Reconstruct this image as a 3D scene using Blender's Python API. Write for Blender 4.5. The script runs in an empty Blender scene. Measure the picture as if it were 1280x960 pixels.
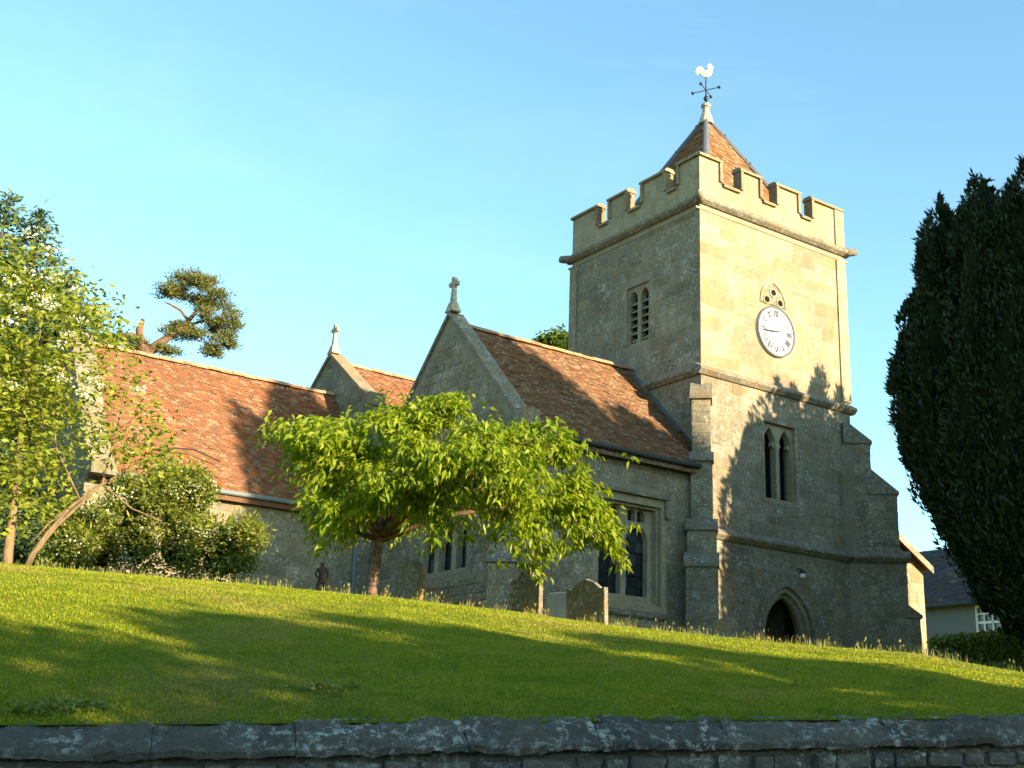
import bpy, bmesh, math, random
import numpy as np
from mathutils import Vector, Matrix, noise
from mathutils.geometry import tessellate_polygon

random.seed(7); rng = np.random.default_rng(7)
sc = bpy.context.scene
col = sc.collection
R = math.radians

# ------------------------------------------------------------------ camera
FPX = 1539.27                       # focal length in photograph pixels (1280 wide)
YAW, PITCH, ROLL = R(34.7), R(16.74), R(2.19)
FW = np.array([math.sin(YAW)*math.cos(PITCH), math.cos(YAW)*math.cos(PITCH), math.sin(PITCH)])
_rt = np.array([math.cos(YAW), -math.sin(YAW), 0.0]); _up = np.cross(_rt, FW)
RT = _rt*math.cos(ROLL)+_up*math.sin(ROLL); UP = -_rt*math.sin(ROLL)+_up*math.cos(ROLL)
cam = bpy.data.cameras.new('camera'); camo = bpy.data.objects.new('camera', cam); col.objects.link(camo)
cam.sensor_width = 36.0; cam.lens = FPX/1280*36; cam.clip_end = 3000; cam.clip_start = .1
camo.matrix_world = Matrix(((RT[0], UP[0], -FW[0], 0), (RT[1], UP[1], -FW[1], 0), (RT[2], UP[2], -FW[2], 0), (0, 0, 0, 1)))
sc.camera = camo
sc.render.resolution_x, sc.render.resolution_y = 1024, 768

# ------------------------------------------------------------------ light
SUN_RATIO, SUN_EL = 0.27, R(14.0)
_h = Vector((SUN_RATIO, -1, 0)).normalized()
SUN = Vector((_h.x*math.cos(SUN_EL), _h.y*math.cos(SUN_EL), math.sin(SUN_EL)))
w = bpy.data.worlds.new('World'); sc.world = w; w.use_nodes = True
nt = w.node_tree; bg = nt.nodes['Background']
sky = nt.nodes.new('ShaderNodeTexSky'); sky.sky_type = 'NISHITA'; sky.sun_disc = False
sky.sun_elevation = SUN_EL; sky.sun_rotation = math.atan2(SUN.x, SUN.y)
sky.air_density = 1.0; sky.dust_density = 0.5; sky.ozone_density = 1.2
wb_ = nt.nodes.new('ShaderNodeMix'); wb_.data_type = 'RGBA'; wb_.blend_type = 'MULTIPLY'; wb_.inputs[0].default_value = 1; wb_.inputs[7].default_value = (.78, 1.02, 1.0, 1)   # the camera's cool white balance
nt.links.new(sky.outputs[0], wb_.inputs[6]); 
tc = nt.nodes.new('ShaderNodeTexCoord'); mp = nt.nodes.new('ShaderNodeMapping'); mp.inputs['Scale'].default_value = (1.2, 1.2, 5.5); mp.inputs['Rotation'].default_value = (.25, .1, .6)
nz = nt.nodes.new('ShaderNodeTexNoise'); nz.inputs['Scale'].default_value = 1.7; nz.inputs['Detail'].default_value = 8; nz.inputs['Roughness'].default_value = .62; nz.inputs['Distortion'].default_value = .5
cr = nt.nodes.new('ShaderNodeValToRGB'); cr.color_ramp.elements[0].position = .52; cr.color_ramp.elements[0].color = (0, 0, 0, 1); cr.color_ramp.elements[1].position = .80; cr.color_ramp.elements[1].color = (.09, .09, .09, 1)
ci = nt.nodes.new('ShaderNodeMix'); ci.data_type = 'RGBA'; ci.inputs[7].default_value = (3.6, 4.0, 4.3, 1)      # thin cirrus
nt.links.new(tc.outputs['Generated'], mp.inputs[0]); nt.links.new(mp.outputs[0], nz.inputs['Vector']); nt.links.new(nz.outputs['Fac'], cr.inputs[0]); nt.links.new(cr.outputs[0], ci.inputs[0])
nt.links.new(wb_.outputs[2], ci.inputs[6]); nt.links.new(ci.outputs[2], bg.inputs[0]); bg.inputs[1].default_value = 0.122
sun = bpy.data.lights.new('sun', 'SUN'); sun.energy = 5.0; sun.angle = R(.5); sun.color = (1.0, .79, .50)
suno = bpy.data.objects.new('sun', sun); col.objects.link(suno)
suno.rotation_euler = SUN.to_track_quat('Z', 'Y').to_euler()
vs = sc.view_settings; vs.view_transform = 'Standard'; vs.look = 'None'; vs.exposure = 1.8; vs.gamma = 1

# ------------------------------------------------------------------ helpers
def ray(x, y): return FW+RT*(x-640)/FPX-UP*(y-480)/FPX
def hd(x, y, D):
    d = ray(x, y); return Vector(d*D/math.hypot(d[0], d[1]))
def az_of(x, y=800):
    d = ray(x, y); return math.atan2(d[0], d[1])
def depth(P): return float(np.dot(np.array(P), FW))
FWH = Vector((math.sin(YAW), math.cos(YAW), 0)); RTH = Vector((math.cos(YAW), -math.sin(YAW), 0)); ZZ = Vector((0, 0, 1))
WLOC = {}
def setpar(o, parent):
    if parent is None: return o
    o.parent = parent
    o.matrix_parent_inverse = Matrix.Translation(-Vector(WLOC.get(parent.name, (0, 0, 0))))
    return o
def tag(o, label=None, cat=None, group=None, kind=None):
    if label: o['label'] = label
    if cat: o['category'] = cat
    if group: o['group'] = group
    if kind: o['kind'] = kind
    return o
def thing(name, loc, label, cat, group=None):
    o = bpy.data.objects.new(name, None); col.objects.link(o); o.location = loc; o.empty_display_size = .2
    WLOC[o.name] = tuple(loc); return tag(o, label, cat, group)
class MB:
    def __init__(s): s.v = []; s.f = []
    def add(s, v, f):
        n = len(s.v); s.v += [tuple(p) for p in v]; s.f += [tuple(i+n for i in q) for q in f]; return s
    def hexa(s, p):     # p: 4 bottom, 4 top
        return s.add(p, [(3, 2, 1, 0), (4, 5, 6, 7), (0, 1, 5, 4), (1, 2, 6, 5), (2, 3, 7, 6), (3, 0, 4, 7)])
    def box(s, x0, x1, y0, y1, z0, z1):
        return s.hexa([(x0, y0, z0), (x1, y0, z0), (x1, y1, z0), (x0, y1, z0), (x0, y0, z1), (x1, y0, z1), (x1, y1, z1), (x0, y1, z1)])
    def slab(s, fr, outer, holes=(), d0=0.0, d1=-.3):
        loops = [list(outer)]+[list(h) for h in holes]
        pts = [p for l in loops for p in l]; n = len(pts)
        tri = tessellate_polygon([[Vector((p[0], p[1], 0)) for p in l] for l in loops])
        v = [fr.P(u, z, d0) for u, z in pts]+[fr.P(u, z, d1) for u, z in pts]
        f = [t for t in tri]+[(t[2]+n, t[1]+n, t[0]+n) for t in tri]
        k = 0
        for l in loops:
            m = len(l)
            for i in range(m):
                a, b = k+i, k+(i+1) % m; f.append((a, b, b+n, a+n))
            k += m
        return s.add(v, f)
    def sweep(s, fr, prof, u0, u1):      # prof: list of (d,z)
        n = len(prof)
        v = [fr.P(u0, z, d) for d, z in prof]+[fr.P(u1, z, d) for d, z in prof]
        f = [tuple(range(n)), tuple(range(2*n-1, n-1, -1))]+[(i, i+n, (i+1) % n+n, (i+1) % n) for i in range(n)]
        return s.add(v, f)
    def tube(s, pts, rad, n=8, cap=True):
        pts = [Vector(p) for p in pts]; base = len(s.v); up = Vector((.31, .22, .92))
        for i, p in enumerate(pts):
            t = (pts[min(i+1, len(pts)-1)]-pts[max(i-1, 0)]).normalized()
            a = t.cross(up)
            if a.length < .05: a = t.cross(Vector((1, 0, 0)))
            a.normalize(); b = t.cross(a)
            r = rad[i] if hasattr(rad, '__len__') else rad
            for k in range(n):
                an = 2*math.pi*k/n; s.v.append(tuple(p+a*(r*math.cos(an))+b*(r*math.sin(an))))
        for i in range(len(pts)-1):
            for k in range(n):
                a0 = base+i*n+k; a1 = base+i*n+(k+1) % n; s.f.append((a0, a1, a1+n, a0+n))
        if cap:
            s.f.append(tuple(base+k for k in reversed(range(n)))); e = base+(len(pts)-1)*n; s.f.append(tuple(e+k for k in range(n)))
        return s
    def lathe(s, c, prof, n=12):        # prof (r,z)
        c = Vector(c); base = len(s.v); m = len(prof)
        for r, z in prof:
            for k in range(n):
                an = 2*math.pi*k/n; s.v.append((c.x+r*math.cos(an), c.y+r*math.sin(an), c.z+z))
        for i in range(m-1):
            for k in range(n):
                a0 = base+i*n+k; a1 = base+i*n+(k+1) % n; s.f.append((a0, a1, a1+n, a0+n))
        s.f.append(tuple(base+k for k in reversed(range(n)))); e = base+(m-1)*n; s.f.append(tuple(e+k for k in range(n)))
        return s
    def build(s, name, mat, parent=None, kind=None, smooth=False, fixn=True):
        me = bpy.data.meshes.new(name); me.from_pydata(s.v, [], s.f)
        if fixn:
            bm = bmesh.new(); bm.from_mesh(me); bmesh.ops.recalc_face_normals(bm, faces=bm.faces); bm.to_mesh(me); bm.free()
        if smooth: me.polygons.foreach_set('use_smooth', [True]*len(me.polygons))
        me.materials.append(mat)
        o = bpy.data.objects.new(name, me); col.objects.link(o); setpar(o, parent)
        if kind: o['kind'] = kind
        return o
class Fr:
    def __init__(s, ox, oy, ux, uy, nx, ny): s.o = (ox, oy); s.u = (ux, uy); s.n = (nx, ny)
    def P(s, u, z, d): return (s.o[0]+s.u[0]*u+s.n[0]*d, s.o[1]+s.u[1]*u+s.n[1]*d, z)
def FS(Y): return Fr(0, Y, 1, 0, 0, -1)        # faces -Y, u = X
def FE(X): return Fr(X, 0, 0, 1, -1, 0)        # faces -X, u = Y
def FD(x, y, ang):                              # faces direction ang (radians), origin at x,y, u to its right
    nx, ny = math.cos(ang), math.sin(ang); return Fr(x, y, -ny, nx, nx, ny)
def rect(u0, u1, z0, z1): return [(u0, z0), (u1, z0), (u1, z1), (u0, z1)]
def arch(u0, u1, z0, zs, za, n=7):
    w_ = (u1-u0)/2; h = za-zs; r = (w_*w_+h*h)/(2*w_)
    L = []
    if r >= w_:
        phi = math.acos((r-w_)/r) if r > w_ else math.pi/2
        for i in range(n+1):
            a = phi*i/n; L.append((u0+r-r*math.cos(a), zs+r*math.sin(a)))
    else:
        for i in range(n+1):
            a = math.pi/2*i/n; L.append((u0+w_-w_*math.cos(a), zs+h*math.sin(a)))
    Rr = [(u0+u1-u, z) for u, z in reversed(L[:-1])]
    return [(u1, z0), (u0, z0)]+L+Rr
def quick(name, V, F, mat, parent=None, kind=None, smooth=False):
    """V (n,3) array, F (m,k) array, all faces of k corners"""
    me = bpy.data.meshes.new(name); n = len(V); m, k = F.shape
    me.vertices.add(n); me.vertices.foreach_set('co', np.ascontiguousarray(V, dtype=np.float32).ravel())
    me.loops.add(m*k); me.loops.foreach_set('vertex_index', np.ascontiguousarray(F, dtype=np.int32).ravel())
    me.polygons.add(m); me.polygons.foreach_set('loop_start', np.arange(0, m*k, k, dtype=np.int32))
    if smooth: me.polygons.foreach_set('use_smooth', np.ones(m, dtype=bool))
    me.update(calc_edges=True); me.materials.append(mat)
    o = bpy.data.objects.new(name, me); col.objects.link(o); setpar(o, parent)
    if kind: o['kind'] = kind
    return o

# ------------------------------------------------------------------ materials
class Mat:
    def __init__(s, name, rough=.85, spec=.2):
        s.m = bpy.data.materials.new(name); s.m.use_nodes = True; s.t = s.m.node_tree; s.b = s.t.nodes['Principled BSDF']
        s.b.inputs['Roughness'].default_value = rough; s.b.inputs['Specular IOR Level'].default_value = spec
        s.pos = s.n('ShaderNodeNewGeometry')
    def n(s, k): return s.t.nodes.new(k)
    def l(s, a, b): s.t.links.new(a, b)
    def noise(s, scale, detail=4, rough=.6, stretch=None, dist=0):
        q = s.n('ShaderNodeTexNoise'); q.inputs['Scale'].default_value = scale; q.inputs['Detail'].default_value = detail
        q.inputs['Roughness'].default_value = rough; q.inputs['Distortion'].default_value = dist
        src = s.pos.outputs['Position']
        if stretch:
            mp = s.n('ShaderNodeMapping'); mp.inputs['Scale'].default_value = stretch; s.l(src, mp.inputs[0]); src = mp.outputs[0]
        s.l(src, q.inputs['Vector']); return q.outputs['Fac']
    def voro(s, scale, feature='F1'):
        q = s.n('ShaderNodeTexVoronoi'); q.inputs['Scale'].default_value = scale; q.feature = feature
        s.l(s.pos.outputs['Position'], q.inputs['Vector']); return q
    def ramp(s, fac, stops):
        q = s.n('ShaderNodeValToRGB'); e = q.color_ramp.elements
        while len(e) < len(stops): e.new(.5)
        for i, (p, c) in enumerate(stops):
            e[i].position = p; e[i].color = (c[0], c[1], c[2], 1) if hasattr(c, '__len__') else (c, c, c, 1)
        if fac is not None: s.l(fac, q.inputs[0])
        return q.outputs[0]
    def mix(s, fac, a, b, mode='MIX'):
        q = s.n('ShaderNodeMix'); q.data_type = 'RGBA'; q.blend_type = mode
        for sock, v in ((q.inputs[0], fac), (q.inputs[6], a), (q.inputs[7], b)):
            if hasattr(v, 'is_linked'): s.l(v, sock)
            elif hasattr(v, '__len__'): sock.default_value = (v[0], v[1], v[2], 1)
            else: sock.default_value = v
        return q.outputs[2]
    def math(s, op, a, b=0.0):
        q = s.n('ShaderNodeMath'); q.operation = op
        for sock, v in ((q.inputs[0], a), (q.inputs[1], b)):
            if hasattr(v, 'is_linked'): s.l(v, sock)
            else: sock.default_value = v
        return q.outputs[0]
    def rnd(s):          # one random number per loose piece and per object
        oi = s.n('ShaderNodeObjectInfo')
        return s.math('FRACT', s.math('ADD', s.math('MULTIPLY', oi.outputs['Random'], 7.31), s.math('MULTIPLY', s.pos.outputs['Random Per Island'], 5.77)))
    def color(s, c): s.l(c, s.b.inputs['Base Color']) if hasattr(c, 'is_linked') else setattr(s.b.inputs['Base Color'], 'default_value', (c[0], c[1], c[2], 1))
    def bump(s, h, strength=.4, dist=.02):
        q = s.n('ShaderNodeBump'); q.inputs['Strength'].default_value = strength; q.inputs['Distance'].default_value = dist
        s.l(h, q.inputs['Height']); s.l(q.outputs[0], s.b.inputs['Normal'])
def stone_mat(name, cols, lichen=.5, dark=.4, bump=.5, spots=True, ochre=1.0):
    M = Mat(name, .92, .1)
    c = M.ramp(M.rnd(), [(i/(len(cols)-1), k) for i, k in enumerate(cols)])
    big = M.noise(.5, 5, .65); mid = M.noise(4.5, 6, .7); fine = M.noise(26, 5, .7); spk = M.noise(15, 6, .8, None, .6)
    c = M.mix(M.ramp(mid, [(.35, 0), (.7, .5)]), c, (cols[0][0]*.62, cols[0][1]*.64, cols[0][2]*.66))
    pat = M.ramp(M.noise(1.6, 5, .7), [(.40, 0), (.66, 1)])
    if dark: c = M.mix(M.math('MULTIPLY', M.ramp(big, [(.42, 0), (.62, 1)]), dark), c, (.12, .115, .095))
    c = M.mix(M.math('MULTIPLY', M.ramp(spk, [(.50, 0), (.58, 1)]), lichen*.62), c, (.07, .068, .055))
    c = M.mix(M.math('MULTIPLY', M.math('MULTIPLY', M.ramp(M.noise(9, 7, .85), [(.52, 0), (.58, 1)]), pat), lichen), c, (.52, .51, .45))
    c = M.mix(M.math('MULTIPLY', M.ramp(M.noise(2.8, 6, .75, (1, 1, .45)), [(.48, 0), (.62, 1)]), .25+lichen*.3), c, (.15, .135, .10))
    c = M.mix(M.math('MULTIPLY', M.ramp(fine, [(.5, 0), (.75, 1)]), .45), c, (.10, .09, .07))
    c = M.mix(M.math('MULTIPLY', M.ramp(M.noise(1.7, 6, .72), [(.50, 0), (.64, 1)]), (.22+lichen*.25)*ochre), c, (.25, .155, .06))
    if spots:
        v = M.voro(6.5); c = M.mix(M.math('MULTIPLY', M.math('MULTIPLY', M.ramp(v.outputs['Distance'], [(.10, 1), (.22, 0)]), pat), lichen*.7), c, (.55, .53, .45))
    M.color(c)
    M.bump(M.math('ADD', M.math('MULTIPLY', mid, .6), fine), bump, .03)
    return M.m
ASH = stone_mat('limestone_ashlar', [(.26, .195, .11), (.36, .28, .17), (.46, .375, .25), (.30, .225, .13), (.42, .345, .23)], .55, .45)
RUB = stone_mat('grey_limestone', [(.20, .165, .105), (.31, .265, .18), (.44, .375, .26), (.24, .21, .15), (.38, .33, .24)], 1.15, .5, 1.0)
MORTAR = stone_mat('lime_mortar', [(.27, .235, .165), (.30, .26, .19)], .4, .4)
DRESS = stone_mat('dressed_stone', [(.34, .275, .175), (.40, .33, .215), (.37, .31, .21)], .5, .4)
WEATH = stone_mat('weathered_string_stone', [(.24, .21, .155), (.31, .275, .205), (.28, .25, .185)], 1.3, .5, 1.2)
WEATHL = stone_mat('weathered_coping', [(.30, .215, .12), (.37, .275, .165), (.33, .25, .15)], .6, .5, .8)
CROSS = stone_mat('pale_lichen_stone', [(.45, .41, .33), (.5, .46, .37)], .6, .3)
GRAVE = stone_mat('lichened_headstone', [(.20, .18, .14), (.26, .235, .18)], 1.3, .7, 1.0)
PALE = stone_mat('pale_headstone', [(.42, .43, .42), (.45, .46, .45)], .3, .1)
COPE = stone_mat('dark_coping', [(.085, .083, .075), (.12, .115, .10), (.16, .15, .13), (.10, .097, .088)], 1.2, .5, 1.4, True, .12)
WSTONE = stone_mat('dark_wall_stone', [(.07, .075, .075), (.12, .12, .11), (.18, .17, .15), (.09, .09, .085)], 1.1, .5, 1.0, True, .12)
def tile_mat(name, cols, lich=.12, lcol=(.26, .215, .15)):
    M = Mat(name, .9, .12); r = M.rnd()
    c = M.ramp(r, [(i/(len(cols)-1), k) for i, k in enumerate(cols)])
    c = M.mix(M.math('MULTIPLY', M.ramp(M.noise(1.1, 5, .7), [(.42, 0), (.66, 1)]), .6), c, (.12, .075, .045)); c = M.mix(M.math('MULTIPLY', M.ramp(M.noise(5, 5, .75, (1, .4, .4)), [(.5, 0), (.68, 1)]), .55), c, (.10, .07, .045))
    r2 = M.math('FRACT', M.math('MULTIPLY', r, 37.7))
    lm = M.math('MULTIPLY', M.math('LESS_THAN', r2, lich), M.ramp(M.noise(13, 5, .75), [(.45, 0), (.60, .8)]))
    c = M.mix(lm, c, lcol)
    M.color(c); M.bump(M.noise(30, 4), .3, .01); return M.m
TILE_A = tile_mat('brown_clay_tile', [(.115, .058, .032), (.165, .08, .038), (.20, .096, .047), (.14, .072, .042), (.095, .052, .034)], .32)
TILE_C = tile_mat('red_clay_tile', [(.165, .066, .034), (.22, .085, .038), (.19, .078, .041), (.13, .058, .034), (.25, .105, .052)], .22)
TILE_P = tile_mat('orange_clay_tile', [(.13, .065, .035), (.21, .095, .042), (.27, .125, .052), (.15, .085, .052)], .35)
RIDGE = tile_mat('ridge_clay', [(.38, .19, .10), (.46, .26, .14), (.42, .29, .18)], .5)
def plain(name, c, rough=.6, spec=.3, metal=0, nz=0):
    M = Mat(name, rough, spec); M.b.inputs['Metallic'].default_value = metal
    if nz: M.color(M.mix(M.math('MULTIPLY', M.noise(9, 4), nz), c, (c[0]*.35, c[1]*.35, c[2]*.35)))
    else: M.color(c)
    return M.m
LEAD = plain('lead', (.11, .125, .15), .5, .4, 0, .5)
IRON = plain('black_iron', (.015, .015, .017), .5, .4)
GUTTER = plain('dark_gutter', (.03, .035, .035), .6, .3)
PIPE = plain('grey_pipe', (.13, .16, .17), .6, .3)
DARK = plain('dark_interior', (.012, .012, .012), .9, .05)  # near-black sheets: the unlit inside behind openings is put into the colour
GOLD = plain('gilt', (.86, .72, .34), .45, .5, .3)
WHITE = plain('white_dial', (.80, .79, .77), .55, .3)
DIALB = plain('dial_black', (.06, .06, .075), .5, .3)
PAINT = plain('white_paint', (.72, .72, .70), .5, .3)
SLATE = tile_mat('slate', [(.045, .052, .065), (.06, .068, .082), (.05, .055, .065)], .05)
RENDERW = plain('grey_render', (.17, .19, .19), .9, .1, 0, .5)
def glass_mat():
    M = Mat('leaded_glass', .12, .5); M.color(M.ramp(M.rnd(), [(0, (.012, .016, .018)), (.7, (.03, .038, .04)), (1, (.07, .08, .08))])); return M.m
GLASS = glass_mat()
def leaf_mat(name, cols, trans=.35, tcol=None, rough=.5):
    M = Mat(name, rough, .25); r = M.rnd()
    c = M.ramp(r, [(i/(len(cols)-1), k) for i, k in enumerate(cols)]); M.color(c)
    if trans:
        tr = M.n('ShaderNodeBsdfTranslucent'); mx = M.n('ShaderNodeMixShader'); out = M.t.nodes['Material Output']
        M.l(M.mix(1.0, c, tcol or (1.5, 1.5, .6), 'MULTIPLY'), tr.inputs[0]); mx.inputs[0].default_value = trans
        M.l(M.b.outputs[0], mx.inputs[1]); M.l(tr.outputs[0], mx.inputs[2]); M.l(mx.outputs[0], out.inputs[0])
    return M.m
L_CHERRY = leaf_mat('cherry_leaf', [(.09, .15, .006), (.16, .22, .008), (.23, .29, .010), (.13, .20, .008), (.30, .33, .03)], .45)
L_ELDER = leaf_mat('elder_leaf', [(.10, .14, .012), (.16, .20, .016), (.23, .26, .022), (.13, .16, .014), (.28, .27, .05)], .35)
L_BUSH = leaf_mat('bush_leaf', [(.07, .11, .012), (.12, .16, .018), (.19, .21, .035), (.09, .13, .014), (.28, .27, .11)], .35)
L_YEW = leaf_mat('yew_leaf', [(.006, .014, .004), (.011, .023, .006), (.020, .034, .008), (.008, .018, .005)], .08)
L_CON = leaf_mat('conifer_leaf', [(.04, .075, .035), (.06, .10, .045), (.08, .12, .045)], .15)
L_PINE = leaf_mat('pine_needle', [(.07, .085, .025), (.11, .12, .032), (.15, .15, .04)], .15)
L_FAR = leaf_mat('far_leaf', [(.05, .09, .015), (.09, .14, .02)], .3)
BLOSSOM = leaf_mat('white_blossom', [(.62, .60, .50), (.75, .73, .62)], .3, (1, 1, .9))
def bark_mat(name, a, b, sc_=8):
    M = Mat(name, .9, .1); M.color(M.mix(M.ramp(M.noise(sc_, 5, .7, (1, 1, .35)), [(.35, 0), (.65, 1)]), a, b))
    M.bump(M.noise(sc_*3, 5, .7, (1, 1, .3)), .7, .03); return M.m
def cherry_bark():
    M = Mat('cherry_bark', .6, .3); c = M.mix(M.ramp(M.noise(5, 5, .7, (1, 1, 4)), [(.42, 0), (.6, 1)]), (.15, .085, .05), (.04, .03, .025))
    M.color(c); M.bump(M.noise(12, 4, .6, (1, 1, 5)), .5, .02); return M.m
B_CHERRY = cherry_bark()
B_ELDER = bark_mat('elder_bark', (.24, .16, .09), (.11, .085, .055))
B_PINE = bark_mat('pine_bark', (.20, .11, .06), (.07, .05, .04), 3)
B_DARK = bark_mat('dark_bark', (.10, .075, .05), (.05, .04, .03))
CORE = plain('core_shade', (.012, .016, .007), .95, .02)  # near-black solid core added inside crowns to block light
def grass_ground():
    M = Mat('mown_lawn', .95, .05)
    a = M.noise(.35, 5, .6); b = M.noise(2.6, 6, .7); f = M.noise(22, 5, .75)
    c = M.ramp(b, [(.3, (.10, .145, .006)), (.5, (.145, .185, .008)), (.68, (.21, .22, .014))])
    c = M.mix(M.math('MULTIPLY', M.ramp(a, [(.50, 0), (.66, 1)]), .6), c, (.20, .17, .05))
    c = M.mix(M.math('MULTIPLY', M.ramp(f, [(.4, 0), (.7, 1)]), .5), c, (.05, .08, .01))
    M.color(c); M.bump(f, .9, .05); return M.m
LAWN = grass_ground()
def blade_mat(name, cols):
    M = Mat(name, .5, .25); c = M.ramp(M.rnd(), [(i/(len(cols)-1), k) for i, k in enumerate(cols)])
    c = M.mix(M.math('MULTIPLY', M.ramp(M.noise(.42, 6, .68), [(.52, 0), (.64, 1)]), .75), c, (.30, .235, .06))      # drier patches
    c = M.mix(M.math('MULTIPLY', M.ramp(M.noise(1.5, 6, .7, None, .4), [(.50, 0), (.62, 1)]), .6), c, (.085, .15, .006))     # lush tufts
    M.color(c); tr = M.n('ShaderNodeBsdfTranslucent'); mx = M.n('ShaderNodeMixShader'); out = M.t.nodes['Material Output']; M.l(c, tr.inputs[0]); mx.inputs[0].default_value = .3
    M.l(M.b.outputs[0], mx.inputs[1]); M.l(tr.outputs[0], mx.inputs[2]); M.l(mx.outputs[0], out.inputs[0]); return M.m
BLADE = blade_mat('lawn_blade', [(.15, .20, .005), (.20, .25, .007), (.26, .29, .010), (.30, .27, .03), (.17, .23, .005)])
LONGG = blade_mat('long_grass', [(.12, .15, .03), (.20, .20, .06), (.28, .25, .11), (.14, .17, .03)])
ASPH = plain('asphalt', (.05, .05, .052), .9, .1, 0, .3)

# ------------------------------------------------------------------ terrain
PL, PR = Vector((9*math.sin(az_of(0, 900)), 9*math.cos(az_of(0, 900)), 0)), Vector((11.5*math.sin(az_of(1280, 900)), 11.5*math.cos(az_of(1280, 900)), 0))
WD = (PR-PL).normalized(); WLEN = (PR-PL).length; WN = Vector((WD.y, -WD.x, 0))      # towards the road
if WN.dot(PL) > 0: WN = -WN
def wall_top(u): return .08+.40*max(-.9, min(1.9, u/WLEN))
_c = -WN.dot(PL)
def Dw_of(az):
    k = -(WN.x*math.sin(az)+WN.y*math.cos(az)); return _c/max(k, .3)
CREST = [(-40, 705), (0, 705), (150, 718), (300, 730), (480, 747), (640, 765), (760, 782), (880, 795), (980, 805), (1145, 818), (1280, 842), (1400, 868)]
_ca = [az_of(x, y) for x, y in CREST]; _ce = [ray(x, y)[2]/math.hypot(*ray(x, y)[:2]) for x, y in CREST]
def terrain(x, y):
    D = math.hypot(x, y); az = math.atan2(x, y); Dw = Dw_of(az); Dc = max(20.0, Dw+7)
    e = float(np.interp(az, _ca, _ce)); k = max(.3, -(WN.x*math.sin(az)+WN.y*math.cos(az)))
    P = Vector((Dw*math.sin(az), Dw*math.cos(az), 0)); zw = wall_top((P-PL).dot(WD))-.05
    zc = e*Dc; L = Dc-Dw; a = 2*(zc-zw)/L-e; b = (a-e)/(2*L); t = D-Dw
    if D < Dc: z = zw+a*t-b*t*t
    else:
        q = D-Dc; z = zc+.018*q+(e-.018)*1.8*(1-math.exp(-q/1.8))
    m = min(1, max(0, t/2))*min(1, max(.15, abs(D-Dc)/3))
    return z+m*.05*noise.noise(Vector((x*.5, y*.5, 0)))+m*.02*noise.noise(Vector((x*2, y*2, 3)))
def make_ground():
    azs = np.radians(np.linspace(-45, 100, 260)); rows = []
    V = []
    NR = 150
    for a in azs:
        Dw = Dw_of(a)+.1
        for j in range(NR):
            f = j/(NR-1); D = Dw+(30*(f/.8) if f < .8 else 30+((f-.8)/.2)**2.5*400)
            x, y = D*math.sin(a), D*math.cos(a); V.append((x, y, terrain(x, y)))
    V = np.array(V); n = len(azs)
    I = np.arange(n*NR).reshape(n, NR)
    F = np.stack([I[:-1, :-1].ravel(), I[:-1, 1:].ravel(), I[1:, 1:].ravel(), I[1:, :-1].ravel()], 1)
    o = quick('lawn', V, F, LAWN, kind='structure', smooth=True)
    m = MB(); S = 1500; m.add([(-S, -S, -1.62), (S, -S, -1.62), (S, S, -1.62), (-S, S, -1.62)], [(0, 1, 2, 3)]); m.build('ground', LAWN, kind='structure')
    m = MB(); a = PL-WD*60+WN*.25; b = PL+WD*80+WN*.25
    m.add([(a.x, a.y, -1.6), (b.x, b.y, -1.6), (b.x+WN.x*7, b.y+WN.y*7, -1.6), (a.x+WN.x*7, a.y+WN.y*7, -1.6)], [(0, 1, 2, 3)]); m.build('road', ASPH, kind='structure')
make_ground()

# ------------------------------------------------------------------ stones
def unit_stone(seed, b=.06, rough=.0):
    r = random.Random(seed); me = bpy.data.meshes.new('stone')
    j = lambda: r.uniform(-rough, rough)
    bk = [(-.5, -1, -.5), (.5, -1, -.5), (.5, -1, .5), (-.5, -1, .5)]
    md = [(x+j(), -.45, z+j()) for x, _, z in bk]
    fr = [((.5-b)*(1 if x > 0 else -1)+j(), r.uniform(-.12, .05) if rough else 0, (.5-2*b)*(1 if z > 0 else -1)+j()) for x, _, z in bk]
    v = bk+md+fr+[(0, .08 if rough else .02, 0)]
    f = [(0, 1, 5, 4), (1, 2, 6, 5), (2, 3, 7, 6), (3, 0, 4, 7), (4, 5, 9, 8), (5, 6, 10, 9), (6, 7, 11, 10), (7, 4, 8, 11), (8, 9, 12), (9, 10, 12), (10, 11, 12), (11, 8, 12)]
    me.from_pydata(v, [], f); me.update(); return me
SQ = [unit_stone(i, .014) for i in range(3)]; RQ = [unit_stone(10+i, .03, .03) for i in range(6)]; RW = [unit_stone(30+i, .07, .08) for i in range(6)]
def dupmesh(me, mat):
    k = me.copy(); k.materials.append(mat); return k
SQ_A = [dupmesh(m, ASH) for m in SQ]; RQ_R = [dupmesh(m, RUB) for m in RQ]; RQ_W = [dupmesh(m, WSTONE) for m in RW]
def stone_M(fr, u0, u1, z0, z1, out):
    U = Vector((fr.u[0], fr.u[1], 0)); N = Vector((fr.n[0], fr.n[1], 0))
    sgn = 1 if U.cross(N).z > 0 else -1
    c = Vector(fr.P((u0+u1)/2, (z0+z1)/2, out)); dep = .05+out
    return Matrix(((U.x*sgn*(u1-u0), N.x*dep, 0, c.x), (U.y*sgn*(u1-u0), N.y*dep, 0, c.y), (0, 0, z1-z0, c.z), (0, 0, 0, 1)))
def inside(pt, poly):
    x, y = pt; c = False; n = len(poly)
    for i in range(n):
        x1, y1 = poly[i]; x2, y2 = poly[(i+1) % n]
        if (y1 > y) != (y2 > y) and x < (x2-x1)*(y-y1)/(y2-y1)+x1: c = not c
    return c
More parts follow.
